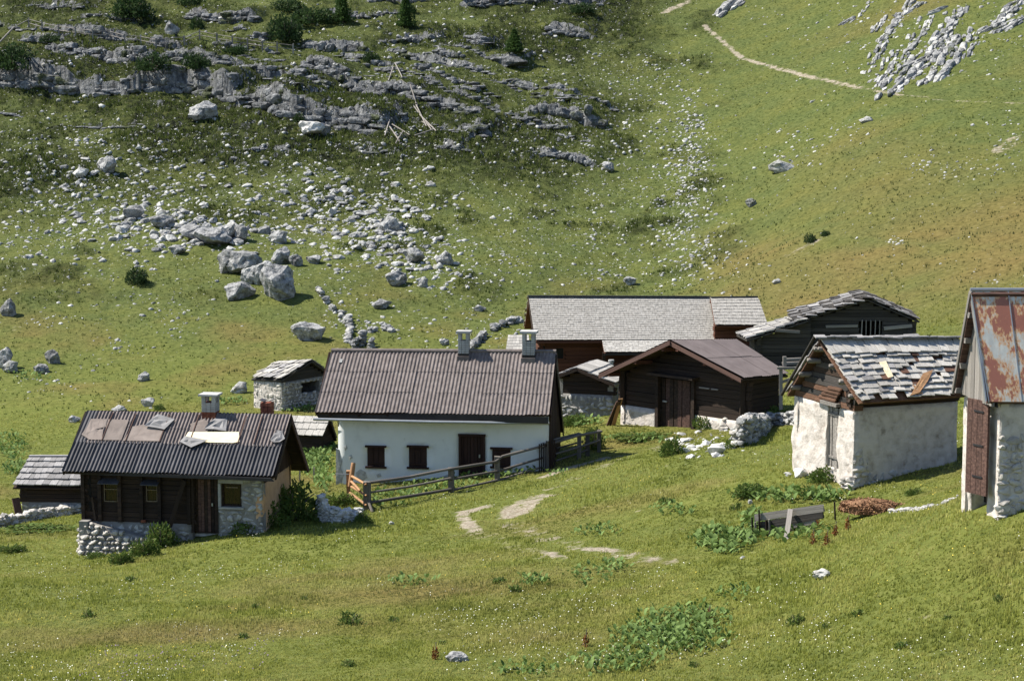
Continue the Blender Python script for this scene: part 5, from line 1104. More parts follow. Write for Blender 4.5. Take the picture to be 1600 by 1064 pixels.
# =================================================================== boulders and scree
def boulder(u, v, wpx, hpx, mat='rock', label=None, cat='boulder', group=None, shape='rock', sink=.25, rot=None, name='boulder'):
    p_ = G(u, v + hpx * .5); D = np.dot(p_ - CAMP, FW); sx = wpx / F * D; sz_ = hpx / F * D
    a = random.uniform(-.5, .5) if rot is None else rot; o = one(name, shape, mat, None, (0, 0, 0), (math.cos(a) * sx, math.sin(a) * sx, random.uniform(-.1, .1) * sx), (-math.sin(a) * sx * .8, math.cos(a) * sx * .8, .1 * sx), (0, 0, sz_ * (1 + sink)))
    o.location = (p_[0], p_[1] + sx * .35, H1(p_[0], p_[1] + sx * .3) + sz_ * (.5 - sink * .5)); tag(o, label, cat, group); return o
NAMED = [
(484,208,40,20,'rockb','bright white flat slab at the foot of the longest rock ledge'),(505,204,20,20,'rock','grey block leaning beside the bright white slab'),(494,196,12,10,'rockw','small pale block above the bright white slab'),
(319,176,50,27,'rock','big rounded grey boulder just below the longest rock ledge'),(268,43,24,24,'rock','upright grey boulder standing behind the far fence'),
(372,413,66,36,'rock','upper left lobe of the great grey outcrop in the meadow'),(352,412,32,34,'rock','pale upper end of the great grey outcrop'),(392,432,34,28,'rock','small lobe between the two halves of the great grey outcrop'),(412,428,38,38,'rock','middle lobe of the great grey outcrop'),(432,446,56,54,'rock','largest right lobe of the great grey outcrop in the meadow'),(445,450,36,42,'rock','rounded right shoulder of the great grey outcrop'),
(368,458,50,26,'rock','low grey boulder in front of the great outcrop'),(441,400,30,27,'rock','grey boulder just above the great outcrop'),(463,408,22,18,'rock','dark sided rock right of the boulder above the great outcrop'),(490,407,26,13,'rock','low rock furthest right of the group above the great outcrop'),
(8,482,26,26,'rock','dark sided boulder cut by the left edge of the picture, upper of two'),(6,560,24,34,'rock','tall grey boulder cut by the left edge of the picture, lower'),(14,574,28,18,'rock','low grey boulder in front of the one at the left edge'),
(82,558,24,22,'rock','grey boulder on the left meadow above the small boulder pair'),(65,577,26,13,'rock','low grey boulder on the left meadow below a taller one'),(225,589,20,14,'rock','lone grey boulder on the meadow above the log house chimney'),
(230,629,22,15,'rock','grey rock on the meadow left of the log house chimney'),(374,606,26,18,'rockw','pale rocks heaped at the left corner of the lone stone hut'),(475,521,54,28,'rock','low wide limestone outcrop above the small stone hut'),
(595,477,32,14,'rock','flat pale boulder alone above the white house'),(750,482,20,11,'rock','flat pale boulder left of the long barn ridge'),(695,535,16,10,'rock','small grey boulder left of the first white house chimney'),(620,437,36,22,'rock','broken grey boulder at the lower end of the scree'),(661,442,18,15,'rock','round dark grey boulder below the scree'),
(795,100,60,16,'ledge','grey rock step beside the shadow of the small larch'),(950,262,19,14,'rock','pale rounded boulder at the right end of the lowest ledge'),(1225,260,46,18,'rockw','low pale outcrop in the gully below the far path'),(1352,188,24,9,'rockw','slanting pale slab in the gully below the crag'),(1175,317,18,13,'rock','grey rock on the edge of the gully right of the scree line'),
(983,441,20,13,'rock','pale rock just above the long barn roof'),(1215,440,14,7,'rockw','small white rock on the brown slope above the barn annex'),(1285,898,26,15,'rockb','round white rock alone in the foreground meadow'),(716,1027,38,14,'rock','half buried pale grey stone at the bottom of the meadow'),
(612,817,9,6,'rockw','small white stone in the grass in front of the rail fence'),(1068,703,24,12,'rockb','low pale boulder at the left of the tumbled white stones'),(1118,702,30,17,'rockb','brightest low boulder in the tumbled white stones'),
(125,272,26,15,'rockw','pale slanting slab on the upper left scree'),(165,258,36,28,'rock','dark craggy knob on the upper left scree'),(115,655,20,12,'rock','small pale boulder above the left roof corner of the log house'),(1251,740,26,14,'rockb','white stone at the left foot of the stone barn'),(1232,741,14,6,'rockw','small white stone left of the stone barn foot'),
(182,640,24,10,'rock','pale stone peeping over the log house ridge'),(1173,784,8,7,'rockw','small white stone above the broken plank trough'),(1161,871,9,6,'rockw','small white stone at the edge of the dock leaves below the trough'),
(330,374,60,26,'rock','large grey boulder at the lower edge of the main scree, left one'),(352,368,36,26,'rock','large grey boulder at the lower edge of the main scree, middle one'),(375,366,28,26,'rock','large grey boulder at the lower edge of the main scree, right one'),(300,366,44,24,'rock','pale broad boulder left of the three largest scree boulders'),
(252,348,42,18,'rock','flat grey boulder in the upper left of the main scree'),(205,334,34,22,'rock','two tone boulder in the left part of the main scree'),(275,392,28,14,'rock','single low boulder below the main scree'),(434,371,32,20,'rock','grey boulder between the main scree and the great outcrop'),
(605,352,32,24,'rock','large pale boulder in the right part of the scree'),(645,401,36,22,'rock','biggest boulder at the right end of the scree'),(690,404,30,20,'rock','jagged boulder at the far right end of the scree')]
for u, v, w_, h_, mt, lb in NAMED: boulder(u, v, w_, h_, mt, lb, 'boulder')
CL = [(300,362,90,16,150,4,20),(245,340,60,16,110,4,16),(170,330,60,30,120,3,12),(400,360,50,20,90,4,14),(560,320,60,26,190,4,16),(595,360,40,22,150,4,17),(640,395,50,18,150,4,16),(700,430,40,16,90,3,12),(540,370,60,25,110,3,12),
(60,260,60,50,130,3,11),(150,290,70,40,150,3,12),(300,290,110,50,260,2.5,10),(450,280,80,40,160,3,10),(60,350,60,50,80,2,8),(150,410,50,20,30,4,12),(500,300,40,20,80,4,14),(800,420,60,30,90,3,9),(770,350,90,60,200,2,8),
(1080,200,14,26,130,3,9),(1085,260,18,30,130,3,10),(1075,330,26,40,170,3,10),(1085,400,40,26,170,3,11),(1020,170,50,40,140,2.5,9),(985,120,60,40,140,2,8),(940,230,80,30,160,2.5,9),(1000,300,70,60,180,2,8),(960,430,50,16,60,3,10),
(880,360,90,50,150,2,8),(930,370,24,8,24,5,12),(740,110,100,60,200,2,8),(650,60,120,40,150,3,9),(350,100,180,60,260,2.5,9),(140,60,110,40,140,3,10),(560,130,80,60,160,3,10),(860,130,70,50,150,2.5,9),
(1240,240,30,14,40,3,11),(1300,205,50,14,40,3,9),(1440,255,20,14,24,3,9),(1510,265,30,14,40,3,9),(1400,378,16,6,16,4,10),(1570,215,22,24,40,3,9),(1560,440,20,6,10,4,9),(1200,80,120,60,70,2,6),(1300,300,160,80,60,2,6),
(200,470,60,8,24,3,9),(280,505,26,20,46,3,9),(85,500,40,6,26,4,12),(190,545,30,16,30,4,12),(90,600,50,12,40,3,10),(260,480,30,12,20,3,10),(570,510,30,8,36,4,11),(530,480,20,24,50,4,10),(600,470,70,40,60,2,7),(700,480,60,30,50,3,9),
(100,310,90,60,170,3.5,13),(370,330,120,45,170,3.5,13),(640,330,50,50,100,3.5,12),(1065,300,30,90,150,3,10),(30,390,60,30,40,3,12),(760,530,40,12,60,4,11),(660,500,40,20,30,3,10),(250,430,200,60,80,2,6),(1062,700,14,8,12,9,24),(1115,695,16,9,16,9,26),(1095,692,30,10,24,6,16),(1130,660,12,10,10,6,14),(300,640,60,10,16,4,10),(130,660,60,12,12,4,9),(1400,320,120,60,30,2,5),(120,225,110,20,110,3,9),(380,215,90,22,120,3,9),(600,200,60,20,110,3,9),(640,230,60,16,70,3,9),(820,230,110,24,150,3,9),(1560,50,30,36,70,3,10),(1400,70,50,50,140,3,10),(1290,20,50,24,30,3,8)]
US, VS, SS = [], [], []
for cx, cy, sx, sy, n, a, b_ in CL:
    n = int(n * 1.45); US.append(rng.normal(cx, sx, n)); VS.append(rng.normal(cy, sy, n)); SS.append((a * .6 + (b_ - a * .6) * rng.random(n) ** 2.4) * (1.25 if 280 < cy < 460 and cx < 760 else 1))
# loose fragments spread over the whole stony slope
n = 4200; u_ = rng.uniform(-120, 1350, n); v_ = rng.uniform(-20, 520, n)
keep = rng.random(n) < np.clip(np.where(u_ < 1150, .55, .12) * (.5 + 2.2 * fbm(u_ / 10, v_ / 7, 9, 3)), .03, 1) * np.where(v_ > 440, .45, 1)
US.append(u_[keep]); VS.append(v_[keep]); SS.append(1.2 + 4.5 * rng.random(keep.sum()) ** 4)
n = 260; US.append(rng.uniform(1100, 1700, n)); VS.append(rng.uniform(-10, 450, n)); SS.append(1.6 + 2.5 * rng.random(n) ** 2)
US = np.concatenate(US); VS = np.concatenate(VS); SS = np.concatenate(SS); ok = (VS < 640) | (US > 1000); US, VS, SS = US[ok], VS[ok], SS[ok]
def inhouse(x, y, m=.25):
    x = np.atleast_1d(x); y = np.atleast_1d(y); o = np.zeros(x.shape, bool)
    for q in FOOT:
        ins = np.ones(x.shape, bool); A_ = 0
        for k in range(4): A_ += q[k][0] * q[(k + 1) % 4][1] - q[(k + 1) % 4][0] * q[k][1]
        for k in range(4):
            e = q[(k + 1) % 4] - q[k]; e = e / np.linalg.norm(e); d = (e[0] * (y - q[k][1]) - e[1] * (x - q[k][0])) * np.sign(A_); ins &= d > -m
        o |= ins
    return o
W3 = raycast(Z, US, VS); ok = ~inhouse(W3[:, 0], W3[:, 1]); US, VS, SS, W3 = US[ok], VS[ok], SS[ok], W3[ok]
order = np.argsort(-SS); big = order[:300 - 60]; small = order[240:]
def reg(u, v):
    if v > 640: return 'white stone in the tumbled heap left of the dry stone wall', 'tumbled white stones by the dry wall'
    if u < 480 and v < 250: return 'grey rock among the ledges on the upper left slope', 'rocks among the upper left ledges'
    if u < 480 and v < 430: return 'pale grey rock in the left part of the scree field', 'rocks in the left scree field'
    if u < 480: return 'white stone in the green meadow behind the log house', 'stones in the meadow behind the log house'
    if u < 760 and v < 260: return 'grey rock below the ledges in the middle of the upper slope', 'rocks on the middle upper slope'
    if u < 760 and v < 460: return 'pale rock in the dense scree field above the white house', 'rocks in the scree above the white house'
    if u < 760: return 'mossy grey stone in the ruined wall lines behind the white house', 'stones behind the white house'
    if u < 960: return 'pale stone scattered on the open slope above the long barn', 'stones above the long barn'
    if u < 1180: return 'pale rock in the stony runnel right of the scree field', 'rocks in the stony runnel'
    return 'pale rock on the steep grassy slope at the right', 'rocks on the right slope'
for k in big:
    p_ = W3[k]; D = np.dot(p_ - CAMP, FW); s_ = SS[k] / F * D; a = random.uniform(0, 6.28); lb, gp = reg(US[k], VS[k])
    o = one('boulder', 'rock2', 'rockb' if VS[k] > 640 else random.choice(['rock', 'rock', 'rockw']), None, (0, 0, 0), (math.cos(a) * s_, math.sin(a) * s_, random.uniform(-.2, .2) * s_), (-math.sin(a) * s_ * .8, math.cos(a) * s_ * .8, 0), (0, 0, s_ * random.uniform(.35, .75)))
    o.location = (p_[0], p_[1], p_[2] + s_ * .04); tag(o, lb, 'boulder', gp)
def joined(name, idx, mat, shape='pebble'):
    vv = []; ff = []; nb = 0; nv = _gen[shape][1]; raws = [(np.array(raw(shape, j)[0]), np.array(raw(shape, j)[1])) for j in range(nv)]
    for k in idx:
        p_ = W3[k]; D = np.dot(p_ - CAMP, FW); s_ = SS[k] / F * D; a = random.uniform(0, 6.28); V, Fc = raws[random.randrange(nv)]
        A_ = np.array([[math.cos(a) * s_, math.sin(a) * s_, random.uniform(-.25, .25) * s_], [-math.sin(a) * s_ * .75, math.cos(a) * s_ * .75, random.uniform(-.1, .1) * s_], [0, 0, s_ * random.uniform(.4, .85)]])
        vv.append(V @ A_ + p_ + [0, 0, s_ * random.uniform(-.2, .02)]); ff.append(Fc + nb); nb += len(V)
    V = np.concatenate(vv); Fc = np.concatenate(ff); o = fastmesh(name, V, Fc, M[mat]); o['kind'] = 'stuff'; return o
def fastmesh(name, V, T, mat, attrs=None, smooth=False):
    m_ = bpy.data.meshes.new(name); V = np.asarray(V, np.float32); T = np.asarray(T, np.int32); k = T.shape[1]
    m_.vertices.add(len(V)); m_.vertices.foreach_set('co', V.ravel()); m_.loops.add(T.size); m_.loops.foreach_set('vertex_index', T.ravel())
    m_.polygons.add(len(T)); m_.polygons.foreach_set('loop_start', np.arange(0, T.size, k, dtype=np.int32)); m_.polygons.foreach_set('loop_total', np.full(len(T), k, np.int32))
    if smooth: m_.polygons.foreach_set('use_smooth', np.ones(len(T), bool))
    m_.update(calc_edges=True)
    for n_, a_ in (attrs or {}).items(): at_ = m_.attributes.new(n_, 'FLOAT', 'POINT'); at_.data.foreach_set('value', np.asarray(a_, np.float32).ravel())
    m_.materials.append(mat); return link(bpy.data.objects.new(name, m_))
half = rng.random(len(small)) < .45
tag(joined('scree', small[half], 'rockw'), 'small white limestone fragments strewn over the whole stony slope', 'scree')
tag(joined('scree', small[~half], 'rock'), 'small grey limestone fragments strewn between the boulders', 'scree')
# slanting slabs of the crag at the upper right
CR = [([(1502,18),(1488,45),(1462,72),(1440,105),(1412,125),(1395,148)],11),([(1455,28),(1440,55),(1420,85),(1400,115)],8),([(1512,50),(1500,78),(1480,110),(1462,125)],13),([(1480,75),(1455,120),(1448,130)],9),([(1425,5),(1400,40),(1380,62)],8),([(1390,60),(1375,85),(1360,112)],8),([(1405,80),(1385,120),(1370,135)],8),([(1600,2),(1575,20),(1560,42)],11),([(1555,40),(1530,52),(1522,70),(1512,85)],8),([(1600,30),(1580,40),(1562,50)],9),([(1383,30),(1372,48)],6),([(1360,5),(1345,25)],6),([(1150,0),(1135,12),(1122,22)],12),([(1330,30),(1318,38)],6),([(1470,15),(1455,20)],7),([(1478,60),(1455,85),(1430,100)],9),([(1440,8),(1420,20)],6)]
RIBS = ['longest slanting limestone rib of the upper right crag', 'slanting rib left of the longest rib on the upper right crag', 'bright bulging slab rib right of the longest one on the crag', 'short rib wedged between the longest rib and the bulging slab', 'thin rib from the top edge down the left of the crag', 'thin low rib at the far left of the crag', 'low left rib reaching the far path', 'limestone crag cut by the top right corner', 'curved dark rib left of the top right corner crag', 'small rib below the top right corner crag', 'tiny pale rib in the grass left of the crag', 'small pale rib at the top edge left of the crag', 'dark grey rock at the top edge left of the far path', 'tiny isolated rib furthest left of the crag', 'tiny rib at the top of the crag', 'rib beside the upper half of the longest rib', 'tiny rib at the top edge above the crag']
for ci, (pl, sz_) in enumerate(CR):
    sz_ *= 1.15
    dp = dens(pl, 7); wq = raycast(Z, [q[0] for q in dp], [q[1] for q in dp]); mid = wq[len(wq) // 2]
    lb = RIBS[ci]
    t_ = thing('rock_rib', lb, 'rock rib', mid); pc = Pieces(t_, 'rock_block', 'block', 'rock')
    for k in range(len(wq)):
        for rep in range(6):
            j = min(k + 1, len(wq) - 1); i = max(k - 1, 0); d_ = wq[j] - wq[i]; x_ = nrm(d_); D = wq[k][1]; s_ = sz_ / F * D * random.uniform(.45, 1.15)
            y_ = nrm(np.cross((0, 0, 1.), x_)); z_ = np.cross(x_, y_); z_ = z_ if z_[2] > 0 else -z_
            pc.add(wq[k] + y_ * random.uniform(-.5, .5) * s_ * (1 + rep * .9) - z_ * s_ * .09 * rep, x_ * s_ * random.uniform(1.2, 3.2), y_ * s_ * random.uniform(.5, .9), z_ * s_ * random.uniform(.6, 1.1), random.choice(['rock', 'rock', 'ledge', 'rockw']))
    pc.flush()
# =================================================================== dry stone walls and heaps
def drywall(label, px, hts, size, mat='stonew', wid=.5, shape='rock2', name='dry_stone_wall', mats=None, cat='stone wall', moss=0):
    dp = dens(px, 4); hs_ = np.interp([q[0] + 1e-3 * q[1] for q in dp] if px[0][0] < px[-1][0] else [-(q[0]) for q in dp], [p_[0] for p_ in px] if px[0][0] < px[-1][0] else [-p_[0] for p_ in px], hts)
    wq = raycast(Z, [q[0] for q in dp], [q[1] for q in dp]); t_ = thing(name, label, cat, wq[len(wq) // 2]); pc = Pieces(t_, 'stone', shape, mat)
    L = np.concatenate([[0], np.cumsum(np.linalg.norm(np.diff(wq, axis=0), axis=1))]); q = 0
    while q <= L[-1]:
        if name == 'dry_stone_wall' and mat == 'rock' and random.random() < .38: q += size * 1.1; continue
        p_ = np.array([np.interp(q, L, wq[:, k]) for k in range(3)]); hh = np.interp(q, L, hs_); z = -.05
        while z < hh:
            for w__ in ((0,) if wid < .3 else (0, 1)):
                s_ = size * random.uniform(.6, 1.35); a = random.uniform(-.6, .6) + (3.1 if random.random() < .5 else 0)
                off = (random.uniform(-.5, .5) * .3 + w__) * wid * (1 - .3 * z / (hh + .1))
                pc.add(p_ + [random.uniform(-.1, .1) * size, off, z + s_ * .3], (math.cos(a) * s_ * 1.25, math.sin(a) * s_, random.uniform(-.15, .15) * s_), (-math.sin(a) * s_, math.cos(a) * s_, 0), (0, 0, s_ * .8), random.choice(mats) if mats else None)
            z += size * .55
        q += size * .8
    pc.flush(); return t_
drywall('low line of white stones along the bank left of the log house', [(-40,828),(0,824),(40,815),(80,808),(130,801)], [.3,.32,.28,.25,.25], .22, wid=.35)
drywall('bright white ruined wall corner standing at the left end of the rail fence', [(494,812),(503,815),(512,817),(535,817),(562,812)], [.4,.92,.45,.4,.25], .17, 'rockb', .4, mats=['rockb', 'rockb', 'rockw'])
drywall('thick broken dry stone wall end between the gabled barn and the stone barn', [(1150,700),(1160,699),(1175,692),(1188,684),(1200,672)], [.7,.95,.85,.6,.45], .26, 'stone', .7, mats=['stonew', 'stone', 'rock', 'rock'])
drywall('low dry stone wall running to the left corner of the stone barn', [(1198,666),(1215,664),(1232,663),(1250,664)], [.4,.42,.4,.4], .22, 'stone', .4, mats=['stone', 'rock'])
drywall('pale stones showing through the grass left of the broken dry wall', [(1130,672),(1142,668),(1152,664)], [.25,.3,.3], .3, 'stonew', .4)
drywall('mossy tumbled wall curving down behind the white house', [(497,455),(512,478),(528,492),(543,503),(547,520),(543,535)], [.16]*6, .32, 'rock', .5, mats=['rock', 'stone'])
drywall('short mossy wall line right of the curving tumbled wall', [(548,516),(575,520),(600,516),(620,520)], [.1,.18,.18,.1], .32, 'rock', .5)
drywall('mossy stone bank behind the right chimney of the white house', [(738,545),(755,528),(775,515),(800,505),(818,503)], [.15]*5, .32, 'rock', .5)
drywall('heaped mossy stones just above the white house ridge', [(553,545),(565,540),(580,545)], [.5,.6,.4], .36, 'rock', .5)
# =================================================================== vegetation
def leafcloud(n, rx, ry, rz, sz_, shape='dome', seed=0, up=.3):
    r = np.random.default_rng(seed); P_ = r.normal(size=(n * 3, 3)); P_ /= np.linalg.norm(P_, axis=1)[:, None]; P_ *= (r.random(n * 3) ** .4)[:, None]
    if shape == 'dome': P_[:, 2] = np.abs(P_[:, 2])
    if shape == 'cone': z = r.random(n * 3) ** 1.2; rr = (1 - z) ** .8 * (.35 + .65 * np.abs(np.sin(z * 19 + r.normal(size=n * 3) * .35))); a = r.random(n * 3) * 6.283; rad = np.sqrt(r.random(n * 3)); P_ = np.stack([np.cos(a) * rr * rad, np.sin(a) * rr * rad, z], 1)
    lump = fbm(P_[:, 0] * 2.2 + seed * 7, P_[:, 1] * 2.2 + P_[:, 2] * 2.6, 1., 3)
    P_ = P_[lump > -.16][:n]; P_ = P_ * (1 + .35 * fbm(P_[:, 0] * 3 + seed, P_[:, 1] * 3, 1., 2)[:, None]); n = len(P_)
    out = P_ / (np.linalg.norm(P_, axis=1)[:, None] + 1e-6); d = out * .8 + r.normal(size=(n, 3)) * .7 + [0, 0, up]; d /= np.linalg.norm(d, axis=1)[:, None]
    s = np.cross(d, r.normal(size=(n, 3))); s /= np.linalg.norm(s, axis=1)[:, None]; C_ = P_ * [rx, ry, rz]; q = sz_ * r.uniform(.6, 1.3, n)[:, None]
    V = np.stack([C_ - s * q * .3, C_ + s * q * .3, C_ + d * q + s * q * .12, C_ + d * q - s * q * .12], 1).reshape(-1, 3); T = np.arange(4 * n).reshape(-1, 4)
    tint = np.repeat(np.clip(.5 + r.normal(size=n) * .25 + lump[lump > -.16][:n] * .5, 0, 1), 4); return V, T, tint
_lc = {}
def lcmesh(key, mat, *a, **k):
    if key not in _lc:
        V, T, t_ = leafcloud(*a, **k); o = fastmesh('foliage', V, T, M[mat], {'tint': t_}); _lc[key] = o.data; bpy.data.objects.remove(o)
    return _lc[key]
def stems(parent, n, h, r_, mat='bark', name='stem', spread=.6):
    m_ = MB()
    for k in range(n): a = k * 2.4; e = np.array([math.cos(a) * spread * r_, math.sin(a) * spread * r_, h * random.uniform(.5, .85)]); m_.tube([(0, 0, -.15), e * .5 + [0, 0, h * .08], e], [h * .035, h * .025, h * .01], 5)
    o = mesh(name, np.array(m_.v) + rootloc(parent), m_.f, mat, parent); return o
def bush(u, v, wpx, hpx, kind, label, cat='bush', group=None, name='shrub', n=900, leaf=None, dep=.8):
    p_ = G(u, v); D = np.dot(p_ - CAMP, FW); w_ = wpx / F * D / 2; h_ = hpx / F * D; t_ = thing(name, label, cat, p_, group); s_ = random.randrange(3)
    me_ = lcmesh((kind, s_, n, leaf), kind, n, 1, 1, 1, leaf or .17, 'dome', s_ + 5); o = bpy.data.objects.new('crown' if kind in ('pine', 'larch') else 'foliage', me_); link(o, t_); o.scale = (w_, w_ * dep, h_); o.rotation_euler = (0, 0, random.uniform(0, 6.28) if abs(dep - 1) < .3 else 0); o.location = (0, 0, -.05)
    stems(t_, 5, h_, w_, name='trunk' if kind in ('pine',) else 'stem'); return t_
def conifer(u, v, wpx, hpx, label):
    p_ = G(u, v); D = np.dot(p_ - CAMP, FW); w_ = wpx / F * D / 2; h_ = hpx / F * D; t_ = thing('larch_tree', label, 'larch tree', p_)
    V, T, tt = leafcloud(5200, w_, w_, h_ * .94, .16, 'cone', int(u)); V[:, 2] += h_ * .05; o = fastmesh('crown', V, T, M['larch'], {'tint': tt}); o.parent = t_
    m_ = MB(); m_.tube([(0, 0, -.2), (0.02, 0, h_ * .5), (0, 0, h_ * .97)], [.07, .045, .01], 7); mesh('trunk', np.array(m_.v) + p_, m_.f, 'bark', t_)
    m_ = MB()
    for k in range(26): z = h_ * (.08 + .85 * k / 26); a = k * 2.4; l = w_ * (1 - k / 27) * .9; m_.tube([(0, 0, z), (math.cos(a) * l, math.sin(a) * l, z + l * .12)], [.018, .006], 4)
    o = mesh('limbs', np.array(m_.v) + p_, m_.f, 'bark', t_); o['kind'] = 'stuff'
conifer(634, 44, 34, 54, 'young larch alone at the top edge with a long shadow'); conifer(536, 36, 40, 48, 'young larch at the left of the two near the top edge, among knee pines'); conifer(803, 82, 32, 36, 'small young larch right of the others, lower on the slope')
for u, v, w_, h_, lb in [(205,28,80,38,'largest dark knee pine at the top left edge'),(22,108,90,40,'dark knee pine at the left edge above the longest ledge'),(240,110,70,28,'wide dark knee pine sitting on the longest ledge'),(306,108,52,26,'dark knee pine right of the one on the longest ledge'),(445,64,60,42,'dark knee pine below the left young larch'),(490,38,90,26,'low bright knee pine patch left of the young larches'),(450,18,60,20,'low knee pine at the top edge above the others'),(370,88,50,18,'flat knee pine below the far fence'),(308,46,26,20,'small knee pine beside the upright boulder'),(580,98,30,18,'small knee pine above the fallen poles'),(300,8,50,18,'small knee pine cut by the top edge'),(215,442,42,26,'round dark knee pine alone in the meadow'),(467,190,22,14,'tiny knee pine at the foot of the longest ledge'),(1266,378,26,14,'small dark shrub on the brown right slope'),(1290,368,20,9,'low shrub right of another on the brown right slope'),(640,20,24,14,'small knee pine under the young larch'),(910,20,50,16,'dark knee pine on the crag at the top edge'),(580,196,18,10,'tiny knee pine tuft below the middle ledges'),(80,66,40,14,'small knee pine patch beneath the far fence on the left')]:
    bush(u, v, w_, h_, 'pine', lb, 'knee pine', None, 'knee_pine', 1500, .13)
for u, v, w_, h_, lb in [(458,812,105,58,'big dark bush in the shadow right of the log house'),(418,822,70,38,'leafy bush against the rubble wall of the log house'),(384,832,60,28,'low leafy bush under the rubble wall window'),(252,856,50,42,'green bush left of the log house door'),(226,868,54,30,'yellowish bush in front of the log house footing'),(190,880,44,22,'low bush on the rubble wall of the log house'),(284,842,34,28,'weedy bush right beside the log house door'),(150,872,36,12,'low weeds at the foot of the rubble wall corner'),(568,816,32,18,'small round bush beside the white ruined corner'),(530,790,56,22,'dark weeds between the white ruin and the white house'),(1290,752,60,26,'low bush in front of the narrow stone barn door'),(1330,752,32,20,'round bush right of the narrow stone barn door'),(1430,772,34,12,'small weeds below the long stone barn wall'),(1536,772,44,22,'weeds in the doorway of the rusty roofed barn'),(928,702,34,36,'dark bush at the right end of the rail fence'),(1175,775,60,22,'grey green bush above the broken trough'),(1150,700,44,16,'weeds around the broken dry wall'),(1052,712,46,30,'brownish bush left of the tumbled white stones'),(1110,668,60,24,'green bush between gabled barn and dry wall'),(1200,655,70,22,'bright weeds behind the low dry wall'),(1010,684,110,10,'low weeds in front of the gabled barn door'),(900,664,60,18,'nettles against the stone wall of the small log shed'),(1230,820,110,18,'weeds growing along the broken trough'),(20,862,50,14,'low bush at the left edge below the bank'),(60,830,130,12,'weeds along the bank below the leftmost shed'),(250,640,20,10,'small weed clump above the log house ridge'),(640,1,2,2,'')]:
    if lb: bush(u, v, w_, h_, 'weed', lb, 'bush', None, 'bush', 1100, .16, dep=.6)
for k, (u, v, h_) in enumerate([(805,918,18),(548,968,26),(615,965,14),(138,958,18),(400,945,14),(205,902,14),(1040,780,16),(1150,790,16),(1290,975,14),(380,990,14),(780,905,16),(1340,955,16),(1245,968,22),(690,1000,12),(475,930,10),(1480,960,12),(1085,1035,14),(545,1035,18),(1410,1005,16),(1560,930,14)]):
    bush(u, v + 6, h_ * 1.6, h_ * .8, 'weed', 'taller weed clump standing out of the foreground meadow grass', 'weed clump', 'weed clumps in the foreground meadow', 'weed_clump', 220, .28)
# sheet sampling, even over the picture
def sheet_points(n, v0, v1, u0=-160, u1=1760):
    ra = 40 + (1260 - v1 - 150 * (v1 > 900)) / 1300 * 850; rb = 40 + (1260 - v0) / 1300 * 850
    ri = rng.uniform(ra, rb, n); a0 = math.atan((u0 - 800) / F); a1 = math.atan((u1 - 800) / F); az = rng.uniform(a0, a1, n)
    ci = np.interp(az, AZ, np.arange(len(AZ))); i = ri.astype(int); j = np.clip(ci.astype(int), 0, len(AZ) - 2); a = (ri - i); b_ = (ci - j)
    bl = lambda A_: A_[i, j] * (1 - a) * (1 - b_) + A_[i + 1, j] * a * (1 - b_) + A_[i, j + 1] * (1 - a) * b_ + A_[i + 1, j + 1] * a * b_
    return bl(GX), bl(GY), bl(Z), bl
def blades(name, X, Y, Zp, hgt, wid, nb, mat, tint, extra=None, lean=.5):
    n = len(X); Vs = []; r = rng
    for k in range(nb):
        a = r.random(n) * 6.283; ln = r.random(n) * lean; h_ = hgt * r.uniform(.6, 1.2, n); w_ = wid * r.uniform(.7, 1.3, n); ox = r.normal(size=n) * hgt * .35; oy = r.normal(size=n) * hgt * .35
        b2 = r.random(n) * 6.283; cx, cy = np.cos(b2) * w_, np.sin(b2) * w_
        Vs.append(np.stack([np.stack([X + ox - cx, Y + oy - cy, Zp - .01], 1), np.stack([X + ox + cx, Y + oy + cy, Zp - .01], 1), np.stack([X + ox + np.cos(a) * ln * h_, Y + oy + np.sin(a) * ln * h_, Zp + h_], 1)], 1))
    V = np.stack(Vs, 1).reshape(-1, 3); at_ = {'tint': np.repeat(np.clip(np.repeat(tint, nb) + r.normal(size=n * nb) * .13, 0, 1), 3)}
    if extra is not None: at_['dry'] = np.repeat(extra, nb * 3)
    o = fastmesh(name, V, np.arange(len(V)).reshape(-1, 3), M[mat], at_); o['kind'] = 'stuff'; return o
X, Y, Zp, bl = sheet_points(175000, 600, 1095); ok = ~inhouse(X, Y, -.02) & (bl(path) < .42 + rng.normal(size=len(X)) * .14)
hb = 1 + 1.1 * fbm(X, Y, 2.2, 3); tn = .52 + .55 * fbm(X, Y, 3.1, 4) + .5 * fbm(X + 30, Y, .6, 2); dr_ = np.clip(bl(dry) * 1.1 + .25 * fbm(X, Y + 9, .9, 2), 0, 1)
o = blades('meadow_grass', X[ok], Y[ok], Zp[ok], .07 * np.clip(hb[ok], .4, 2), .011 + .00012 * Y[ok], 4, 'blade', tn[ok], dr_[ok]); tag(o, 'short flowering alpine grass covering the foreground meadow', 'grass')
X, Y, Zp, bl = sheet_points(90000, -30, 600); hz = bl(heath); ok = (rng.random(len(X)) < .25 + hz * .75) & (bl(path) < .3)
tn = .10 + .6 * fbm(X, Y, 4, 4) + .6 * fbm(X, Y, .8, 2) - .25 * hz  # tint lowered in heath, partly to paint small shadows among the tussocks
o = blades('slope_grass', X[ok], Y[ok], Zp[ok], (.10 + .16 * hz[ok]) * np.clip(1 + 1.2 * fbm(X[ok], Y[ok], 1.5, 2), .4, 2), .03 + .03 * hz[ok], 3, 'pasture', tn[ok], np.clip(bl(dry)[ok] + .35 * hz[ok] * rng.random(ok.sum()), 0, 1)); tag(o, 'rough tussocky grass on the slope behind the farm', 'grass')
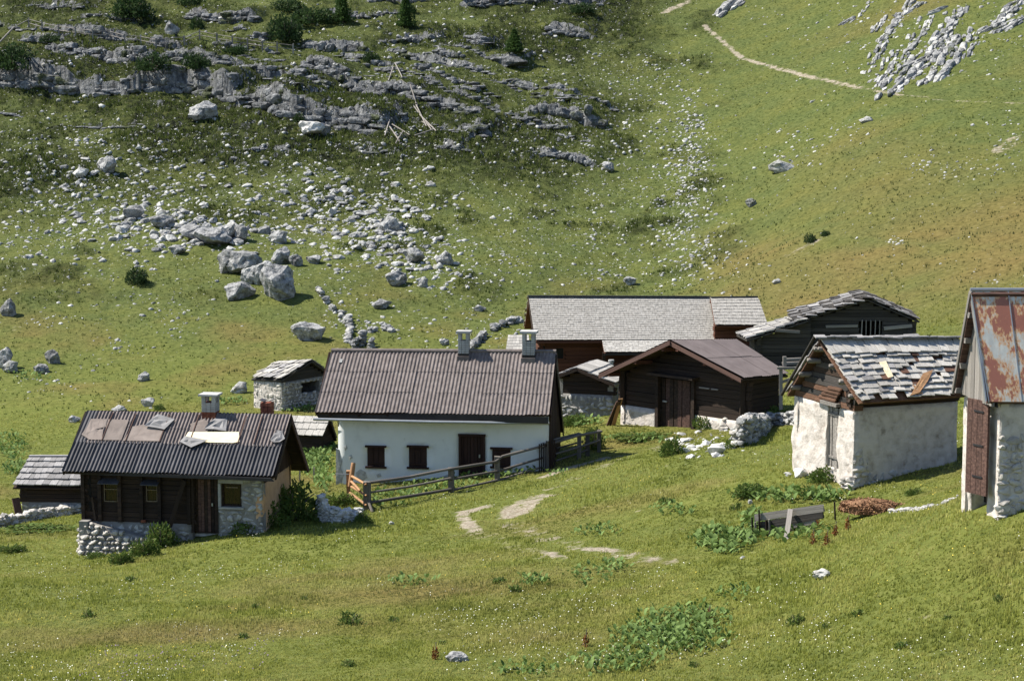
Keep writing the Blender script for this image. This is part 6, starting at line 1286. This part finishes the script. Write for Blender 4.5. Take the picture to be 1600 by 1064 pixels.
def flowers(name, mat, n, vr, sz_, label, mask=None, ur=(-100, 1700)):
    X, Y, Zp, bl = sheet_points(n, *vr, *ur); f_ = fbm(X, Y + 13 * len(name), 3.0, 3) + .3 * fbm(X, Y, .7, 2); ok = (f_ > .08) & ~inhouse(X, Y, 0) & (bl(path) < .3); X, Y, Zp = X[ok], Y[ok], Zp[ok]; m_ = len(X); h_ = rng.uniform(.06, .16, m_); s_ = sz_ * rng.uniform(.6, 1.3, m_)
    a = rng.random(m_) * 6.28; c, s = np.cos(a) * s_, np.sin(a) * s_; t_ = rng.normal(size=m_) * .3 * s_; z = Zp + h_
    V = np.stack([np.stack([X - c, Y - s, z - t_], 1), np.stack([X + s, Y - c, z - s_ * .5], 1), np.stack([X + c, Y + s, z + t_], 1), np.stack([X - s, Y + c, z + s_ * .5], 1)], 1).reshape(-1, 3)
    o = fastmesh(name, V, np.arange(4 * m_).reshape(-1, 4), M[mat]); o['kind'] = 'stuff'; tag(o, label, 'flowers')
flowers('white_flowers', 'petal', 17000, (740, 1090), .013, 'tiny cream flower heads dotted through the foreground meadow'); flowers('yellow_flowers', 'petaly', 3500, (780, 1090), .014, 'tiny yellow flowers dotted through the foreground meadow')
flowers('violet_flowers', 'petalp', 900, (950, 1060), .018, 'patches of small violet flowers in the lower left meadow', None, (100, 420))
# dock plants with broad leaves
def _leaf():
    V = []; Fc = []; n = 5
    for k in range(n + 1):
        t = k / n; w_ = .34 * math.sin(math.pi * min(t * .93 + .07, 1)) ** .8 * (1 - .25 * t); V += [(-w_, t, .28 * math.sin(t * 2.2) + .05), (0, t, .28 * math.sin(t * 2.2)), (w_, t, .28 * math.sin(t * 2.2) + .05)]
    for k in range(n): Fc += [(3 * k, 3 * k + 1, 3 * k + 4, 3 * k + 3), (3 * k + 1, 3 * k + 2, 3 * k + 5, 3 * k + 4)]
    return np.array(V), np.array(Fc)
LV, LF = _leaf()
def dock_stuff(ell, name, label, size=.16, parent=None):
    vv = []; tt = []; ff = []; nb = 0
    for cx, cy, rx, ry, n in ell:
        a = rng.random(n) * 6.28; r_ = np.sqrt(rng.random(n)) * rng.uniform(.7, 1.15, n); Wp = raycast(Z, cx + np.cos(a) * r_ * rx, cy + np.sin(a) * r_ * ry)
        for p_ in Wp:
            if inhouse(p_[0], p_[1], .05)[0]: continue
            s_ = size * random.uniform(.6, 1.4); b_ = random.uniform(0, 6.28); tl = random.uniform(.1, .8); x = np.array([math.cos(b_), math.sin(b_), 0]); y = np.array([-math.sin(b_) * math.cos(tl), math.cos(b_) * math.cos(tl), math.sin(tl)]); z = np.cross(x, y)
            vv.append(LV @ np.array([x, y, z]) * s_ + p_ + [0, 0, random.uniform(.02, .16)]); ff.append(LF + nb); nb += len(LV); tt.append(np.full(len(LV), random.random()))
    o = fastmesh(name, np.concatenate(vv), np.concatenate(ff), M['dock'], {'tint': np.concatenate(tt)}, True); o['kind'] = 'stuff'
    if parent is not None: o.parent = parent; o.matrix_parent_inverse = Matrix.Translation(-Vector(parent.location))
    else: tag(o, label, 'plants')
    return o
dock_stuff([(620,775,60,8,160),(680,762,60,8,160),(760,745,50,8,130),(815,735,30,8,90),(600,790,40,6,60)], 'dock_leaves', 'bright broad leaved docks between the rail fence and the white house', .15)
dock_stuff([(490,720,30,26,420),(500,700,24,14,160),(505,750,16,20,160)], 'dock_leaves', 'broad leaved docks growing in the gap left of the white house', .18)
dock_stuff([(1130,848,52,22,380),(1240,778,90,10,300),(1225,835,70,14,220),(1165,775,30,8,60),(1180,815,30,12,90)], 'dock_leaves', 'broad leaved docks around the broken plank trough', .17)
dock_stuff([(930,832,40,8,90),(870,742,25,5,30),(960,888,30,8,60),(640,912,40,10,60),(830,912,30,8,70),(920,905,40,16,70),(1050,800,40,10,60)], 'dock_leaves', 'scattered patches of broad leaves in the middle of the meadow', .13)
dock_stuff([(40,590,40,10,60),(30,735,30,10,160),(470,640,40,6,90),(360,630,30,5,70),(20,700,26,26,220),(440,634,40,5,60),(1000,690,60,5,90),(900,662,40,8,120),(1150,650,60,8,60)], 'dock_leaves', 'low broad leaved growth by the sheds and the far hut', .17)
dkt = thing('dock_patch', 'large patch of broad grey green dock leaves in the lower foreground meadow', 'dock plants', G(1040, 1000)); dk_me = []
for k in range(4):
    o = fastmesh('leaf_shape', LV * [1, 1, 1 + .2 * k], LF, M['dock'], {'tint': np.full(len(LV), .15 + .27 * k)}, True); dk_me.append(o.data); bpy.data.objects.remove(o)
cs_ = [(1050,985,70,28,90),(1010,1010,60,24,60),(1080,1000,60,20,60),(960,1040,70,14,45),(1090,965,50,14,35)]
for cx, cy, rx, ry, n in cs_:
    a = rng.random(n) * 6.28; r_ = np.sqrt(rng.random(n)); Wp = raycast(Z, cx + np.cos(a) * r_ * rx, cy + np.sin(a) * r_ * ry)
    for p_ in Wp:
        s_ = random.uniform(.1, .22); b_ = random.uniform(0, 6.28); tl = random.uniform(.0, .7); x = np.array([math.cos(b_), math.sin(b_), 0]); y = np.array([-math.sin(b_) * math.cos(tl), math.cos(b_) * math.cos(tl), math.sin(tl)]); z = np.cross(x, y)
        o = bpy.data.objects.new('leaf', dk_me[random.randrange(4)]); link(o, dkt); o.matrix_basis = mat4(p_ - rootloc(dkt) + [0, 0, random.uniform(.02, .12)], x * s_, y * s_, z * s_)
dock_stuff([(c_[0], c_[1], c_[2] * 1.1, c_[3] * 1.2, c_[4] * 4) for c_ in cs_] + [(1150,930,40,12,60),(820,1050,60,10,90)], 'small_leaves', '', .11, dkt)
# rusty dock stalks
STALKS = ['rust brown seed stalk just under the right end of the plank trough', 'lower rust brown stalk below the plank trough', 'rust brown stalk under the left edge of the dung heap', 'lowest rust brown stalk below the dung heap', 'rust brown stalk rising behind the large foreground dock patch', 'rust brown stalk left of the large foreground dock patch', 'small rust brown stalk left of the half buried pale stone', 'rust brown stalk nearest the dung heap']
for k, (u, v) in enumerate([(1278,822),(1270,850),(1305,838),(1292,852),(1108,972),(915,1010),(680,1030),(1325,828)]):
    p_ = G(u, v); t_ = thing('seed_stalk', STALKS[k], 'plant', p_); V, T, tt = leafcloud(130, .1, .1, .42, .06, 'dome', k); o = fastmesh('seed_head', V * .75, T, M['rust_weed'], {'tint': tt}); o.parent = t_; m_ = MB(); m_.tube([(0, 0, -.05), (.02, 0, .4)], .01, 5); mesh('stem', np.array(m_.v) + p_, m_.f, 'bark', t_)
# =================================================================== rail fence by the white house
ft_ = thing('rail_fence', 'grey pole fence with three rails sloping up before the white house', 'fence', G(703, 769))
PB = {u: G(u, v) for u, v in ((574,797),(705,769),(777,751),(846,736),(868,729),(905,717),(918,712),(936,706))}
us_ = sorted(PB); dep = lambda u: float(np.interp(u, us_, [PB[k][1] for k in us_]))
for u, vt, r_ in ((574,752,.26),(705,731,.22),(777,713,.2),(905,677,.16),(918,676,.16),(936,672,.14)):
    a = PB[u]; top = ptd(u, vt, a[1]); stick('post', a - [0, 0, .25], top, r_, 'fencewood', ft_, 'box')
def rail(pl, r_, off=0., mat='fencewood', name='rail', par=None):
    for (u0, v0), (u1, v1) in zip(pl[:-1], pl[1:]): stick(name, ptd(u0, v0, dep(u0) + off), ptd(u1, v1, dep(u1) + off), r_ * random.uniform(.9, 1.1), mat, par or ft_)
rail([(572,755),(640,745),(706,732)], .1, -.12); rail([(703,733),(777,721)], .1, -.12); rail([(773,722),(785,713),(848,697)], .1, -.12); rail([(846,698),(880,687),(905,680),(940,674)], .1, -.1)
rail([(574,770),(640,760),(706,747)], .09, -.1); rail([(704,749),(778,736)], .09, -.1); rail([(776,737),(848,715)], .09, -.1); rail([(868,709),(906,698),(936,688)], .08, -.1)
rail([(574,786),(706,764)], .1, -.1); rail([(704,766),(778,750)], .09, -.1); rail([(776,751),(845,730)], .08, -.1); rail([(868,720),(918,703)], .08, -.1)
rail([(862,688),(905,677)], .08, .9); rail([(870,700),(910,690)], .07, .9)
for k in range(9): u_ = 843 + k * 2.9; b_ = G(u_, 737 - k * .8); stick('picket', b_ - [0, .12, 0], ptd(u_, 694 - k * .9 + random.uniform(-2, 2), b_[1] - .12), .075, 'log', ft_, 'box', .05)
stick('prop', G(582,800), ptd(574,778,PB[574][1]), .1, 'fencewood', ft_)
gt_ = thing('fence_stile', 'orange fresh wood gate post and rails at the left end of the pole fence', 'gate', G(545, 782)); gp = G(545, 783)
stick('post', gp - [0, 0, .2], ptd(544, 735, gp[1]), .13, 'orange', gt_, 'box'); stick('leaning_post', ptd(547, 760, gp[1] - .12), ptd(552, 723, gp[1] - .05), .16, 'orange', gt_)
for a_, b_ in (((550,744),(572,757)), ((549,760),(572,774)), ((547,770),(572,789)), ((549,752),(562,766))): stick('rail', ptd(*a_, gp[1] - .15), ptd(*b_, dep(574) - .18), .09, 'orange', gt_)
rail([(524,740),(545,741)], .03, 1.0, 'gutter', 'rod', gt_)
# =================================================================== broken trough, dung heap, planks, rack
tt_ = thing('plank_trough', 'broken grey plank trough propped with posts among dock leaves', 'trough', G(1230, 832)); q0, q1 = G(1176, 838), G(1290, 822)
yd = lambda u: q0[1] + (q1[1] - q0[1]) * (u - 1176) / 114
stick('board', ptd(1180, 809, yd(1180)), ptd(1287, 793, yd(1287)), .05, 'plank', tt_, 'box', .2); stick('board', ptd(1186, 821, yd(1186)), ptd(1286, 804, yd(1286)), .05, 'loggrey', tt_, 'box', .19); stick('board', ptd(1192, 830, yd(1192) + .01), ptd(1274, 814, yd(1274) + .01), .045, 'plank', tt_, 'box', .13)
stick('board', ptd(1196, 838, yd(1196) + .3), ptd(1270, 824, yd(1270) + .3), .05, 'loggrey', tt_, 'box', .2)
for u, v0, v1, r_, mt in ((1176,838,808,.05,'log'),(1187,828,796,.05,'log'),(1198,833,812,.06,'log'),(1203,836,811,.09,'plank'),(1181,832,815,.1,'plank'),(1305,808,784,.06,'log')): stick('post', ptd(u, v0 + 4, yd(u) - .06), ptd(u - 1, v1, yd(u) - .06), r_, mt, tt_, 'box', .04)
stick('prop', G(1226, 842) - [0, .25, 0], ptd(1235, 796, yd(1235) - .08), .13, 'plank', tt_, 'box', .05)
dc = G(1360, 806); dh_ = thing('dung_heap', 'reddish brown heap of dung and straw beside the broken trough', 'dung heap', dc); V, Fc = ICO[3]; V = V.copy(); V[:, 2] = np.maximum(V[:, 2], -.1); nz = fbm(V[:, 0] * 9, V[:, 1] * 9 + V[:, 2] * 8, 1., 3)
V = V * (1 + nz[:, None] * .25) * [1.5, 1.0, .55] + dc + [0, .4, .1]; mesh('mound', V, Fc, 'dung', dh_)
n = 2600; a = rng.random(n) * 6.28; r_ = np.sqrt(rng.random(n)); px_, py_ = np.cos(a) * r_, np.sin(a) * r_; hz_ = np.sqrt(np.clip(1 - r_ ** 2, 0, 1)); Pm_ = np.stack([dc[0] + px_ * .9 + .15 * (r_ > .8), dc[1] + .4 + py_ * .55, dc[2] + .05 + hz_ * .27 + rng.normal(size=n) * .02], 1); d_ = rng.normal(size=(n, 3)) * [1, 1, .5]; d_ /= np.linalg.norm(d_, axis=1)[:, None]; s_ = np.cross(d_, rng.normal(size=(n, 3))); s_ /= np.linalg.norm(s_, axis=1)[:, None]
V = np.stack([Pm_ - d_ * .07 - s_ * .012, Pm_ - d_ * .07 + s_ * .012, Pm_ + d_ * .07 + s_ * .012, Pm_ + d_ * .07 - s_ * .012], 1).reshape(-1, 3); o = fastmesh('straw', V - dc.astype(np.float32), np.arange(4 * n).reshape(-1, 4), M['dung']); o.parent = dh_; o['kind'] = 'stuff'
drywall('thin line of pale footing stones running from the dung heap to the rusty roofed barn', [(1392,800),(1430,798),(1470,790),(1500,778)], [.03,.03,.03,.08], .11, 'stone', .12)
b_ = G(948, 664); lp = thing('leaning_planks', 'brown planks leaning on the left corner of the gabled barn', 'planks', b_)
for k in range(3): stick('plank', G(950 + 4 * k, 664) + [0, -.1, 0], ptd(966 + 2 * k, 627 - 2 * k, 82.0), .16, ['brownplank', 'log', 'orange'][k], lp, 'box', .04)
rk_ = thing('wooden_rack', 'small open wooden rack of poles between gabled barn and stone barn', 'rack', G(1236, 640)); yr = 78.5
for u, v0, v1 in ((1220,640,573),(1249,640,575),(1226,575,557)): stick('post', ptd(u, v0, yr), ptd(u, v1, yr), .13, 'plank', rk_, 'box')
for a_, b_, y_, r_ in (((1214,575),(1256,575),yr - .1,.16), ((1222,568),(1262,566),yr + .8,.18), ((1224,562),(1264,560),yr + 1.6,.12), ((1220,598),(1240,590),yr,.1)): stick('beam', ptd(*a_, y_), ptd(*b_, y_), r_, 'plank', rk_, 'box', .09)
for u, v in ((1207,666),):
    pass
for k, (u, v) in enumerate(((468,752),(490,750),(546,0))):
    if v: p_ = G(u, v); o = stick('stake', p_ - [0, 0, .1], p_ + [.02, 0, .5], .05, 'plank', None, 'box'); tag(o, 'thin pale stake standing in the docks left of the white house', 'stake', 'stakes by the docks')
b_ = G(30, 806); o = stick('leaning_board', b_, ptd(24, 778, b_[1] + .2), .3, 'brownplank', None, 'box', .05); tag(o, 'short brown board leaning at the left corner of the leftmost shed', 'board')
# =================================================================== far fence and fallen poles on the slope
ff_ = thing('pole_fence', 'thin weathered pole fence crossing the slope above the ledges', 'fence', G(180, 62)); pl = [(45,30),(66,36),(92,41),(118,45),(145,48),(171,49),(195,55),(220,57),(244,62),(288,58),(312,49),(339,54),(363,58),(387,62),(410,66),(433,68),(458,71)]
prev = None
for u, v in pl:
    p_ = G(u, v + 13); top = p_ + [0, 0, 13 / F * p_[1]]; white = abs(u - 220) < 2; stick('post', p_ - [0, 0, .15], top + [0, 0, .1], .12, 'rockw' if white else 'plank', ff_, 'box')
    if prev is not None:
        for f_ in (.95, .5): stick('rail', prev[0] * (1 - f_) + prev[1] * f_, p_ * (1 - f_) + top * f_, .06, 'plank', ff_)
    prev = (p_, top)
p0 = G(4, 72); stick('rail', ptd(0, 66, p0[1]), ptd(22, 43, p0[1]), .16, 'plank', ff_); stick('rail', ptd(20, 44, p0[1]), ptd(45, 31, p0[1] + 1), .08, 'plank', ff_)
for a_, b_ in [((305,290),(285,345)),((312,275),(342,332)),((335,345),(387,378)),((375,365),(400,442)),((385,385),(404,450)),((400,450),(442,535)),((390,455),(465,552)),((415,490),(482,555)),((395,577),(482,545)),((270,577),(290,510)),((290,540),(332,600)),((345,560),(315,607)),((300,530),(372,572)),((425,520),(470,540))]:
    q = lambda p_: G(500 + p_[0] / 2.66, p_[1] / 2.66); a, b_ = q(a_), q(b_); o = stick('fallen_pole', a + [0, 0, .25], b_ + [0, 0, .2], .1, 'plank', None); tag(o, 'pale fallen fence pole lying down the slope across the ledges', 'pole', 'fallen fence poles')
